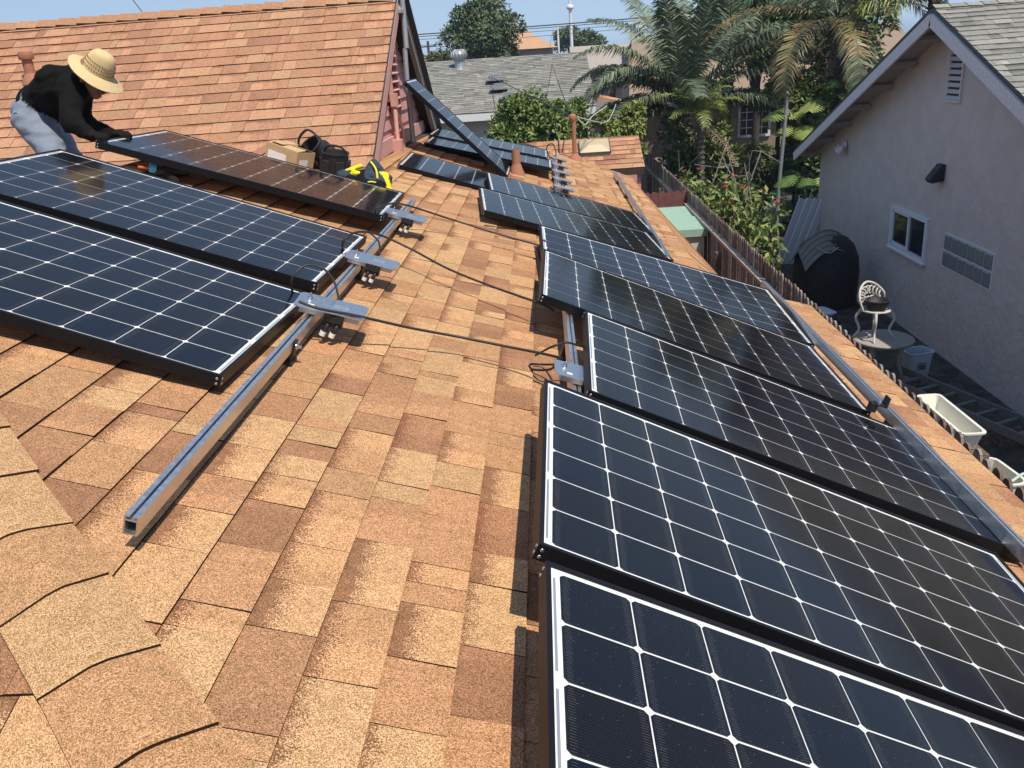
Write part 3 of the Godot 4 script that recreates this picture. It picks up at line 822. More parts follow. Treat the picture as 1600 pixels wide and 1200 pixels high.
func inverter(label: String, x: float, z: float, h: float, turn := 0.0, s := 1.0) -> void:
	var g := thing("microinverter", label, "microinverter", on_roof(x, z, h), "microinverters bolted to the rails")
	g.basis = Basis(V(0, 0, 1), -atan(SL)) * Basis(V(0, 1, 0), turn) * Basis().scaled(Vector3.ONE * s)
	var mb := MB.new()
	mb.prism(T(V(0, 0.030, 0), Basis(V(1, 0, 0), -PI / 2)), PackedVector2Array([Vector2(-0.055, -0.074), Vector2(-0.04, -0.086), Vector2(0.198, -0.086), Vector2(0.21, -0.074), Vector2(0.21, 0.074), Vector2(0.198, 0.086), Vector2(-0.04, 0.086), Vector2(-0.055, 0.074)]), 0.004)
	part(g, "cover_plate", mb, M.plate)
	mb = MB.new()
	mb.bx(V(0.08, 0.017, 0), V(0.225, 0.022, 0.150))
	part(g, "housing", mb, M.housing_metal)
	mb = MB.new()
	mb.bx(V(0.10, 0.010, 0.081), V(0.075, 0.026, 0.022))
	mb.bx(V(0.10, -0.012, 0.066), V(0.07, 0.022, 0.03))
	part(g, "terminal_block", mb, M.black_plastic)
	for k in 2:
		mb = MB.new()
		var px := 0.085 + 0.035 * k
		mb.tube(curve([V(px, -0.005, 0.07), V(px - 0.004, -0.022, 0.085), V(px - 0.012, -0.045, 0.09)], 3), 0.010, 8)
		var c := part(g, "connector", mb, M.black_plastic)
		mb = MB.new()
		mb.tube(PackedVector3Array([V(px - 0.012, -0.043, 0.09), V(px - 0.016, -0.060, 0.092)]), 0.012, 10)
		part(c, "end_cap", mb, M.white_plastic)
	mb = MB.new()
	mb.lathe(T(V(-0.012, 0.032, -0.025)), [Vector2(0.010, 0), Vector2(0.010, 0.007), Vector2(0.005, 0.008), Vector2(0.005, 0.022), Vector2(0, 0.023)], 8)
	part(g, "bolt", mb, M.steel)
	mb = MB.new(); mb.bx(V(0.005, 0.0324, 0.045), V(0.022, 0.0006, 0.018)); part(g, "sticker", mb, M.sticker)
	mb = MB.new()
	for r in 4: mb.bx(V(0.105, 0.0323, -0.018 + r * 0.010), V(0.04 + 0.012 * (r % 2), 0.0005, 0.003))
	for r in 3: mb.bx(V(0.135, 0.0323, -0.012 + r * 0.012), V(0.012, 0.0005, 0.008))
	part(g, "printed_marks", mb, M.print)

func cable(label: String, pts: Array, r := 0.0075) -> void:
	var mb := MB.new()
	mb.tube(curve(pts, 7), r, 8)
	solo("cable", mb, M.cable, label, "cable", "black power cables across the roof")

func hardware() -> void:
	rail("bare silver rail running past the left panels, open end nearest the camera", -0.942, -1.53, -5.78, 0.055, [-2.75, -3.95, -5.2])
	rail("upper rail under the raised left ends of the right hand panels", 0.018, -0.35, -4.58, 0.11, [-0.8, -2.1, -3.45])
	rail("shiny lower rail along the downhill ends of the near panels", 1.495, -0.4, -6.05, 0.075, [-0.9, -2.2, -3.62, -5.2])
	rail("far lower rail on small feet above the far eave", 0.853, -6.3, -11.2, 0.05, [-6.9, -8.3, -9.5, -10.6], 0.036, 0.027)
	rail("far upper rail carrying the row of far inverters", 0.068, -8.02, -11.1, 0.055, [-8.4, -9.4, -10.4])
	inverter("nearest microinverter on the left rail, by the front panel corner", -0.925, -3.08, 0.108, 0.06, 1.0)
	inverter("middle microinverter on the left rail", -0.915, -3.89, 0.108, -0.02, 0.92)
	inverter("farthest microinverter on the left rail, below the yellow bag", -0.928, -5.06, 0.108, 0.0, 0.92)
	inverter("microinverter in the gap between the right panels", 0.03, -2.90, 0.165, 0.03, 0.9)
	var names := ["farthest inverter of the far row, beside the mast pipe", "second farthest inverter of the far row", "middle inverter of the far row of five", "second nearest inverter of the far row", "nearest inverter of the far row, by the stacked panels"]
	var zs := [-10.52, -9.88, -9.27, -8.68, -8.12]
	for k in 5: inverter(names[k], 0.09, zs[k], 0.108, 0.0, 0.78)
	cable("black cable from the nearest left inverter across to the right panels", [V(-0.930, 3.622, -2.968), V(-0.858, 3.590, -2.969), V(-0.735, 3.535, -3.034), V(-0.565, 3.448, -3.134), V(-0.377, 3.376, -3.202), V(-0.174, 3.328, -3.181), V(-0.048, 3.316, -3.118), V(0.02, 3.321, -3.043)], 0.0058)
	cable("looped black cable from the middle left inverter across the shingles", [V(-1.03, 3.56, -4.12), V(-0.985, 3.640, -3.980), V(-0.940, 3.663, -4.062), V(-0.875, 3.612, -4.255), V(-0.726, 3.522, -4.293), V(-0.521, 3.434, -4.160), V(-0.295, 3.358, -4.042), V(-0.082, 3.307, -3.900), V(0.0, 3.27, -3.87)], 0.0058)
	cable("black cable from the farthest left inverter running right", [V(-1.02, 3.58, -5.0), V(-0.995, 3.64, -4.9), V(-0.923, 3.648, -5.009), V(-0.845, 3.602, -5.168), V(-0.639, 3.483, -5.345), V(-0.324, 3.358, -5.364), V(-0.063, 3.281, -5.301), V(-0.0, 3.25, -5.306)], 0.0058)
	cable("short cable arching from the front left panel to its inverter", [V(-1.06, 3.55, -3.32), V(-1.039, 3.636, -3.271), V(-0.986, 3.679, -3.311), V(-0.923, 3.658, -3.328), V(-0.867, 3.619, -3.258), V(-0.835, 3.56, -3.17)], 0.0045)
	cable("short cable hanging down behind the middle left inverter", [V(-0.90, 3.63, -4.2), V(-0.843, 3.601, -4.107), V(-0.825, 3.56, -4.0)], 0.0045)
	cable("short cable arching over the upper rail between the right panels", [V(-0.085, 3.27, -3.237), V(-0.016, 3.345, -3.113), V(0.042, 3.35, -3.140), V(0.092, 3.319, -3.186), V(0.16, 3.26, -3.309)], 0.0045)
	cable("cable loop lying on the shingles left of the upper rail", [V(0.0, 3.29, -3.08), V(-0.03, 3.22, -3.20), V(-0.101, 3.198, -3.272), V(-0.11, 3.20, -3.330), V(-0.053, 3.190, -3.344), V(0.0, 3.24, -3.2)], 0.005)
	cable("thin brown cord lying under the raised far panel edge", [V(-0.459, 3.312, -5.955), V(-0.272, 3.250, -6.067), V(-0.067, 3.180, -6.143)], 0.0045)
	cable("tangle of cable at the end of the farthest panel", [V(0.0, 3.28, -10.9), V(0.03, 3.36, -10.85), V(0.10, 3.37, -10.75), V(0.12, 3.26, -10.6), V(0.05, 3.24, -10.55), V(0.02, 3.3, -10.7)], 0.007)
	# loose plug and clip at the ends of the cables
	var t := thing("cable_plug", "black plug hanging at the upper edge of the right panels", "plug", on_roof(-0.06, -5.3, 0.09))
	var mb := MB.new(); mb.box(T(V(0, -0.02, 0), Basis(V(0, 0, 1), 0.2)), V(0.045, 0.09, 0.04)); part(t, "plug_body", mb, M.black_plastic)
	mb = MB.new(); mb.tube(curve([V(0.0, 0.02, 0), V(0.02, 0.06, 0.01), V(0.04, 0.03, 0.03)], 4), 0.009, 8); part(t, "latch", mb, M.black_plastic)
	t = thing("end_clamp", "small black end clamp standing on the lower rail", "clamp", on_roof(1.475, -3.66, 0.12))
	t.basis = Basis(V(0, 0, 1), -0.32)
	mb = MB.new(); mb.bx(V(0, 0.02, 0), V(0.05, 0.008, 0.05)); mb.bx(V(0.022, 0.04, 0), V(0.008, 0.05, 0.05)); mb.bx(V(-0.03, 0.0, 0), V(0.03, 0.04, 0.04)); part(t, "bracket", mb, M.black_plastic)
	mb = MB.new(); mb.lathe(T(V(-0.005, 0.024, 0)), [Vector2(0.012, 0), Vector2(0.012, 0.012), Vector2(0.006, 0.013), Vector2(0.006, 0.03), Vector2(0, 0.031)], 8); part(t, "bolt", mb, M.steel)

# ---------------------------------------------------------------- growing things
func pick(cols: Array) -> Color: return cols[rng.randi_range(0, cols.size() - 1)]
func leaf(mb: MB, at: Vector3, dir: Vector3, n: Vector3, l: float, w: float) -> void:
	var s := dir.cross(n).normalized() * w * 0.5
	var mid := at + dir * l * 0.45
	var dip := n * w * 0.18
	mb.tri(at, mid + s + dip, at + dir * l)
	mb.tri(at, at + dir * l, mid - s + dip)
func rdir() -> Vector3:
	var z := rf(-1, 1); var a := rf(0, TAU); var r := sqrt(1 - z * z)
	return V(r * cos(a), z, r * sin(a))
# leaves spread through lumps of a crown
func foliage(mb: MB, c: Vector3, rad: Vector3, lumps: int, leaves: int, size: float, cols: Array, solid := 0.5) -> Array:
	var centres := []
	for q in lumps:
		var d := rdir()
		centres.append([c + d * rad * rf(0.35, 0.85), rf(0.28, 0.5)])
	for q in leaves:
		var lump: Array = centres[q % lumps]
		var d := rdir()
		if d.y < -0.5 and rng.randf() < 0.6: d.y = -d.y
		var p: Vector3 = lump[0] + d * rad * lump[1] * (solid + (1.0 - solid) * sqrt(rng.randf()))
		mb.col = pick(cols)
		mb.col = mb.col * rf(0.8, 1.2)
		var dir := (rdir() + d * 0.6 + V(0, -0.25, 0)).normalized()
		var n := (d + rdir() * 0.7 + V(0, 0.5, 0)).normalized()
		leaf(mb, p, dir, n, size * rf(0.7, 1.3), size * rf(0.35, 0.6))
	return centres
func tree(called: String, label: String, base: Vector3, c: Vector3, rad: Vector3, lumps: int, leaves: int, size: float, cols: Array, r: float, category := "tree", m := "leaf", bark := "bark") -> void:
	var t := thing(called, label, category, base)
	var mb := MB.new()
	var cs := foliage(mb, c - base, rad, lumps, leaves, size, cols)
	part(t, "crown", mb, M[m])
	mb = MB.new()
	var top := c - base
	mb.tube(curve([V(0, -0.05, 0), V(top.x * 0.3 + 0.05, top.y * 0.45, top.z * 0.3), top - V(0, rad.y * 0.3, 0)], 4), r, 8, r * 0.5)
	for q in mini(cs.size(), 9):
		mb.tube(curve([V(top.x * 0.3, top.y * 0.5, top.z * 0.3), top.lerp(cs[q][0], 0.4) - V(0, rad.y * 0.15, 0), cs[q][0]], 4), r * 0.4, 6, r * 0.1)
	part(t, "trunk", mb, M[bark])

# one feather frond: a bending midrib with folded leaflets on both sides
func frond(mb: MB, base: Vector3, yaw: float, rise: float, length: float, droop: float, ll: float, pairs: int, cols: Array, width := 0.035, hang := 0.5, bare := 0.12) -> void:
	var p := base
	var steps := 12
	var pts := PackedVector3Array([p])
	var el := rise
	var sway := rf(-0.25, 0.25)
	for q in steps:
		el -= droop / steps * (0.4 + 1.2 * q / steps)
		yaw += sway / steps
		p += V(cos(yaw) * cos(el), sin(el), -sin(yaw) * cos(el)) * (length / steps)
		pts.append(p)
	mb.col = pick(cols) * 0.9
	mb.tube(pts, 0.022, 4, 0.004, false)
	for q in pairs:
		var t := bare + (1.0 - bare) * (q + 0.5) / pairs
		var f := t * steps
		var k := mini(int(f), steps - 1)
		var at := pts[k].lerp(pts[k + 1], f - k)
		var tg := (pts[k + 1] - pts[k]).normalized()
		var side := tg.cross(Vector3.UP).normalized()
		var up := side.cross(tg)
		var env := sin(PI * clampf(t * 0.86 + 0.12, 0, 1))
		for s in [-1.0, 1.0]:
			mb.col = pick(cols) * rf(0.8, 1.2)
			var d: Vector3 = (side * s * rf(0.75, 0.95) + tg * rf(0.45, 0.75) + up * rf(0.0, 0.3)).normalized()
			var L := ll * (0.35 + 0.65 * env) * rf(0.85, 1.12)
			var m1 := at + d * L * 0.5
			var d2 := (d + Vector3.DOWN * hang * rf(0.6, 1.3)).normalized()
			var tip := m1 + d2 * L * 0.5
			var w := tg * width * 0.5
			mb.quad(at - w * 0.6, at + w * 0.6, m1 + w, m1 - w)
			mb.tri(m1 - w, m1 + w, tip)

func palm(called: String, label: String, base: Vector3, crown: Vector3, r: float, fr: Array, dead: int, cols: Array, bark := "bark") -> Node3D:
	var t := thing(called, label, "palm", base)
	var c := crown - base
	var mb := MB.new()
	var pr := []
	var m := 26
	for q in m + 1:
		var f := float(q) / m
		pr.append(V(c.x * f * f, c.y * f - 0.1 * (1 - f), c.z * f))
	mb.tube(PackedVector3Array(pr), r * 1.15, 12, r * 0.85)
	for q in m:
		mb.tube(PackedVector3Array([pr[q] - V(0, 0.01, 0), pr[q] + V(0, 0.02, 0)]), r * 1.18, 12)
	part(t, "trunk", mb, M[bark])
	for f in fr:
		mb = MB.new()
		frond(mb, c + V(rf(-0.08, 0.08), rf(-0.1, 0.1), rf(-0.08, 0.08)), f[0], f[1], f[2], f[3], f[4], f[5], f[6] if f.size() > 6 else cols, f[7] if f.size() > 7 else 0.035, f[8] if f.size() > 8 else 0.5)
		part(t, "frond", mb, M.frond)
	for q in dead:
		mb = MB.new()
		frond(mb, c + V(0, -0.15 - rf(0, 0.3), 0), rf(0, TAU), rf(-0.9, -0.3), rf(1.0, 1.7), rf(0.4, 0.9), 0.30, 22, [Color(.20, .145, .085), Color(.26, .20, .12), Color(.16, .12, .075)], 0.022, 1.4)
		part(t, "dead_frond", mb, M.frond)
	return t

# a broad leaf with deep lobes on a long stalk
func lobed_leaf(mb: MB, foot: Vector3, tip: Vector3, size: float, col: Color) -> void:
	mb.col = col * 0.8
	var mid := foot.lerp(tip, 0.6) + V(0, 0.12, 0)
	mb.tube(curve([foot, mid, tip], 3), 0.012, 5, 0.008, false)
	var f := (tip - foot); f.y = -0.35 * f.length(); f = f.normalized()
	var s := f.cross(Vector3.UP).normalized()
	var n := s.cross(f)
	for q in 9:
		var t := q / 9.0
		for sd in [-1.0, 1.0]:
			mb.col = col * rf(0.85, 1.15)
			var at := tip + f * size * (t - 0.15)
			var L := size * 0.62 * sin(PI * (0.22 + 0.7 * t))
			var d: Vector3 = (s * sd + f * (0.15 + 0.9 * t) - n * 0.18).normalized()
			var w := f * size * 0.058
			mb.quad(at - w, at + w, at + d * L * 0.65 + w * 0.9, at + d * L * 0.65 - w * 0.7)
			mb.tri(at + d * L * 0.65 - w * 0.7, at + d * L * 0.65 + w * 0.9, at + d * L)

func setting() -> void:
	var mb := MB.new()
	mb.quad(V(-500, 0, 300), V(500, 0, 300), V(500, 0, -1500), V(-500, 0, -1500))
	structure("ground", mb, M.ground)
	# a low blue ridge far behind the town
	mb = MB.new()
	mb.col = Color(.13, .13, .07)
	var prev := Vector3.ZERO
	for q in 61:
		var x := -420.0 + q * 14.0
		var y := 4.0 + 3.0 * sin(q * 0.21) + 2.0 * sin(q * 0.53 + 1.0) + rf(0, 0.8)
		var p := V(x, y, -900)
		if q > 0:
			mb.quad(V(prev.x, 0, -870), V(p.x, 0, -870), p, prev)
			mb.quad(prev, p, V(p.x, 0, -1000), V(prev.x, 0, -1000))
		prev = p
	structure("hills", mb, M.far_leaf)

func fence() -> void:
	var t := thing("picket_fence", "long weathered wooden picket fence between the two houses", "fence", V(2.68, 0, -3))
	var kinds := []
	for k in 5:
		var mb := MB.new()
		var w := 0.098 + 0.004 * (k % 3)
		var top: float = 1.835 + [0.0, 0.012, -0.015, 0.006, -0.008][k]
		mb.prism(T(Vector3.ZERO, Basis(V(0, 1, 0), PI / 2)), PackedVector2Array([Vector2(-w / 2, 0.03), Vector2(w / 2, 0.03), Vector2(w / 2, top - 0.055), Vector2(w * 0.38, top - 0.022), Vector2(w * 0.2, top - 0.004), Vector2(0, top), Vector2(-w * 0.2, top - 0.004), Vector2(-w * 0.38, top - 0.022), Vector2(-w / 2, top - 0.055)]), 0.018)
		kinds.append(mb.mesh())
	var z := 4.0
	while z > -21.5:
		piece(t, "picket", kinds[rng.randi_range(0, 4)], M.fence_grey if rng.randf() < 0.35 else M.fence_wood, T(V(rf(-0.004, 0.004), 0, z), Basis(V(1, 0, 0), rf(-0.006, 0.006)) * Basis(V(0, 1, 0), rf(-0.05, 0.05))))
		z -= 0.125 + rf(0, 0.006)
	for seg in [[4.0, -13.4, 1.57], [-13.7, -21.4, 1.50], [4.0, -21.4, 0.45]]:
		var mb := MB.new()
		mb.bar(V(-0.055, seg[2], seg[0]), V(-0.055, seg[2], seg[1]), 0.085, 0.045)
		part(t, "rail", mb, M.rail_wood)
	for k in 10:
		var mb := MB.new()
		mb.bx(V(-0.145, 0.72, -1.0 - k * 2.2), V(0.09, 1.44, 0.09))
		part(t, "post", mb, M.fence_wood)
	# red-brown gate across the passage
	var g := thing("board_gate", "red brown dog-eared board gate across the side passage", "gate", V(1.4, 0, -16.6))
	var x := 0.07
	while x < 1.25:
		var mb := MB.new()
		var w := 0.14
		var top := 1.80 + rf(-0.01, 0.01)
		mb.prism(T(V(x, 0, 0)), PackedVector2Array([Vector2(-w / 2, 0.05), Vector2(w / 2 - 0.003, 0.05), Vector2(w / 2 - 0.003, top - 0.035), Vector2(w / 2 - 0.035, top), Vector2(-w / 2 + 0.035, top), Vector2(-w / 2, top - 0.035)]), 0.02)
		part(g, "board", mb, M.redwood)
		x += 0.145
	var mr := MB.new()
	mr.bx(V(0.63, 1.45, 0.03), V(1.2, 0.09, 0.04)); mr.bx(V(0.63, 0.5, 0.03), V(1.2, 0.09, 0.04))
	part(g, "cross_rail", mr, M.rail_wood)
	# storage cabinet with a green lid
	var c := thing("storage_cabinet", "beige plastic storage cabinet with a green two-piece lid", "cabinet", V(2.18, 0.06, -15.2))
	mr = MB.new()
	mr.bx(V(0, 0.70, 0), V(0.80, 1.40, 1.95))
	part(c, "body", mr, M.beige_plastic)
	for k in 3:
		mr = MB.new()
		mr.prism(T(V(-0.26 + 0.26 * k, 0, 0.982)), PackedVector2Array([Vector2(-0.10, 0.1), Vector2(0.10, 0.1), Vector2(0.10, 1.15), Vector2(0.07, 1.24), Vector2(0, 1.27), Vector2(-0.07, 1.24), Vector2(-0.10, 1.15)]), 0.02)
		part(c, "arched_panel", mr, M.beige_plastic)
	for k in 2:
		mr = MB.new()
		mr.box(T(V(0, 1.46, 0.53 - 1.06 * k), Basis(V(1, 0, 0), 0.03)), V(0.9, 0.05, 1.02))
		mr.bx(V(0, 1.405, 1.03 - 1.06 * k), V(0.88, 0.12, 0.03))
		mr.bx(V(0.44, 1.41, 0.53 - 1.06 * k), V(0.03, 0.11, 1.0))
		part(c, "lid", mr, M.green_lid)

# ---------------------------------------------------------------- the neighbour's house
func neighbour() -> void:
	var h := thing("stucco_house", "grey beige stucco house with a white trimmed gable on the right", "house", V(5.5, 0, -12.03))
	var mb := MB.new()
	var zl := -5.62; var zr := 5.5
	var yt := func(z: float) -> float: return 4.56 - 0.40 * absf(z)
	slab(mb, [V(0, 0, zl), V(0, 0, zr), V(0, yt.call(zr), zr), V(0, yt.call(0.0), 0), V(0, yt.call(zl), zl)], 0.2, V(-1, 0, 0))
	part(h, "gable_wall", mb, M.stucco)
	mb = MB.new()
	mb.bx(V(4.2, 1.1, zl + 0.1), V(8.0, 2.2, 0.2)); mb.bx(V(4.2, 1.1, zr - 0.1), V(8.0, 2.2, 0.2)); mb.bx(V(8.1, 1.1, 0), V(0.2, 2.2, zr - zl - 0.4))
	part(h, "side_wall", mb, M.stucco)
	mb = MB.new()
	var x0 := -0.44; var x1 := 8.4
	slab(mb, [V(x0, 4.64, 0), V(x0, 4.64 - 0.4 * 5.9, 5.9), V(x1, 4.64 - 0.4 * 5.9, 5.9), V(x1, 4.64, 0)], 0.06, V(0, 1, 0))
	slab(mb, [V(x0, 4.64, 0), V(x1, 4.64, 0), V(x1, 4.64 - 0.4 * 5.92, -5.92), V(x0, 4.64 - 0.4 * 5.92, -5.92)], 0.06, V(0, 1, 0))
	var rf_ := part(h, "roof", mb, M.dark_metal)
	var tn := atan(0.4)
	var P := func(a: float, s: float, hh: float) -> Vector3: return V(5.5 + a, 4.645 - s * sin(tn) + hh * cos(tn), -12.03 + s * cos(tn) + hh * sin(tn))
	var Pl := func(a: float, s: float, hh: float) -> Vector3: return P.call(a, s, hh) - h.position
	var rows := []
	for k in range(1, 41): rows.append(k * 0.145)
	shingle_field(rf_, "grey_shingle", Pl, rows, 0.145, func(_s): return x0 - 0.02, func(_s): return 4.0, M.grey_shingle, 150, func(p): return p.z > 3.2 or p.x > 2.2, Vector2(0.12, 0.34))
	mb = MB.new()
	slab(mb, [V(x0, 4.655, -0.01), V(4, 4.655, -0.01), V(4, 4.655 - 0.4 * 5.93, -5.93), V(x0, 4.655 - 0.4 * 5.93, -5.93)], 0.012, V(0, 1, 0))
	part(rf_, "felt_edge", mb, M.dark_metal)
	cap_row(rf_, "ridge_cap", V(x0 - 0.02, 4.65, 0), V(4, 4.65, 0), V(0, -sin(tn), cos(tn)), V(0, -sin(tn), -cos(tn)), V(0, cos(tn), sin(tn)), V(0, cos(tn), -sin(tn)), 0.2, 0.12, M.grey_shingle)
	for s in [-1.0, 1.0]:
		mb = MB.new()
		mb.bar(V(x0 - 0.012, 4.64 - 0.15, 0.0), V(x0 - 0.012, 4.64 - 0.15 - 0.4 * 5.9, 5.9 * s), 0.035, 0.155)
		part(h, "barge_board", mb, M.white_paint)
		mb = MB.new()
		slab(mb, [V(x0 + 0.01, 4.565, 0), V(-0.0, 4.565, 0), V(-0.0, 4.565 - 0.4 * 5.85, 5.85 * s), V(x0 + 0.01, 4.565 - 0.4 * 5.85, 5.85 * s)], 0.015, V(0, 1, 0))
		part(h, "soffit_board", mb, M.soffit)
	for k in 7:
		mb = MB.new()
		var z := -0.55 - k * 0.86
		mb.box(T(V(-0.19, 4.50 + 0.4 * z - 0.03, z), Basis(V(1, 0, 0), -tn)), V(0.36, 0.06, 0.10))
		part(h, "outlooker", mb, M.soffit)
	mb = MB.new(); mb.bx(V(-0.15, 2.22, -5.85), V(0.5, 0.10, 0.10)); part(h, "fascia_end", mb, M.white_paint)
	# sliding window
	var w := Node3D.new(); w.name = "sliding_window"; h.add_child(w); w.position = V(0, 1.48, -1.10)
	mb = MB.new()
	var hw := 0.67; var hh := 0.325
	for s in [-1.0, 1.0]:
		mb.bx(V(-0.015, 0, s * (hw - 0.03)), V(0.05, hh * 2, 0.06))
		mb.bx(V(-0.015, s * (hh - 0.03), 0), V(0.05, 0.06, hw * 2 - 0.122))
	mb.bx(V(-0.012, 0, 0.02), V(0.044, hh * 2 - 0.12, 0.05))
	part(w, "frame", mb, M.window_white)
	mb = MB.new()
	for s in [-1.0, 1.0]: mb.bx(V(-0.012, s * (hh - 0.08), -0.31), V(0.03, 0.03, 0.58))
	mb.bx(V(-0.012, 0, -0.59), V(0.03, hh * 2 - 0.13, 0.03)); 
	part(w, "sash", mb, M.window_white)
	for k in 2:
		mb = MB.new(); mb.bx(V(-0.004, 0, -0.30 + 0.62 * k), V(0.006, hh * 2 - 0.13, 0.56)); part(w, "pane", mb, M.dark_pane)
	mb = MB.new(); mb.bx(V(-0.03, -hh - 0.012, 0), V(0.06, 0.03, hw * 2 + 0.04)); part(w, "sill", mb, M.window_white)
	# glass block window
	var g := Node3D.new(); g.name = "glass_block_window"; h.add_child(g); g.position = V(0, 1.49, 0.79)
	mb = MB.new(); mb.bx(V(-0.002, 0, 0), V(0.012, 0.48, 1.40)); part(g, "mortar", mb, M.window_white)
	for a in 6:
		for b in 2:
			mb = MB.new()
			var c := V(-0.012, -0.115 + 0.23 * b, -0.567 + 0.227 * a)
			var q := [c + V(0, -0.104, -0.104), c + V(0, -0.104, 0.104), c + V(0, 0.104, 0.104), c + V(0, 0.104, -0.104)]
			var qi := []
			for k in 4: qi.append(c + (q[k] - c) * 0.8 + V(-0.012, 0, 0))
			for k in 4: mb.quad(q[k], q[(k + 1) % 4], qi[(k + 1) % 4], qi[k])
			mb.quad(qi[0], qi[1], qi[2], qi[3])
			part(g, "glass_block", mb, M.block_glass)
	# gable vent, hood, lamp
	var v := Node3D.new(); v.name = "gable_vent"; h.add_child(v); v.position = V(0, 3.79, -0.10)
	mb = MB.new()
	for s in [-1.0, 1.0]:
		mb.bx(V(-0.012, 0, s * 0.20), V(0.04, 0.70, 0.03)); mb.bx(V(-0.012, s * 0.335, 0), V(0.04, 0.03, 0.37))
	part(v, "vent_frame", mb, M.white_paint)
	mb = MB.new(); mb.bx(V(0.002, 0, 0), V(0.01, 0.66, 0.38)); part(v, "vent_backing", mb, M.deck)
	for k in 8:
		mb = MB.new(); mb.box(T(V(-0.02, -0.29 + k * 0.082, 0), Basis(V(0, 0, 1), 0.7)), V(0.07, 0.012, 0.37)); part(v, "slat", mb, M.white_paint)
	mb = MB.new()
	mb.prism(T(V(0, 2.50, -0.2)), PackedVector2Array([Vector2(0, 0.12), Vector2(-0.05, 0.12), Vector2(-0.20, -0.08), Vector2(-0.16, -0.13), Vector2(0, -0.10)]), 0.17)
	part(h, "vent_hood", mb, M.black_cover, "black plastic vent hood")
	var lp := Node3D.new(); lp.name = "wall_light"; h.add_child(lp); lp.position = V(-0.02, 2.47, -4.15)
	mb = MB.new(); mb.lathe(T(V(0, 0.03, 0), Basis(V(0, 0, 1), PI / 2)), [Vector2(0.075, 0), Vector2(0.075, 0.03), Vector2(0.05, 0.045), Vector2(0, 0.045)], 14); part(lp, "base", mb, M.white_paint)
	for s in [-1.0, 1.0]:
		mb = MB.new(); mb.lathe(T(V(-0.10, -0.02, s * 0.075), Basis(V(0, 0, 1), -0.5) * Basis(V(1, 0, 0), s * 0.4)), [Vector2(0.07, -0.09), Vector2(0.055, -0.02), Vector2(0.04, 0.04), Vector2(0.03, 0.06), Vector2(0, 0.065)], 14); part(lp, "lamp_head", mb, M.white_paint)

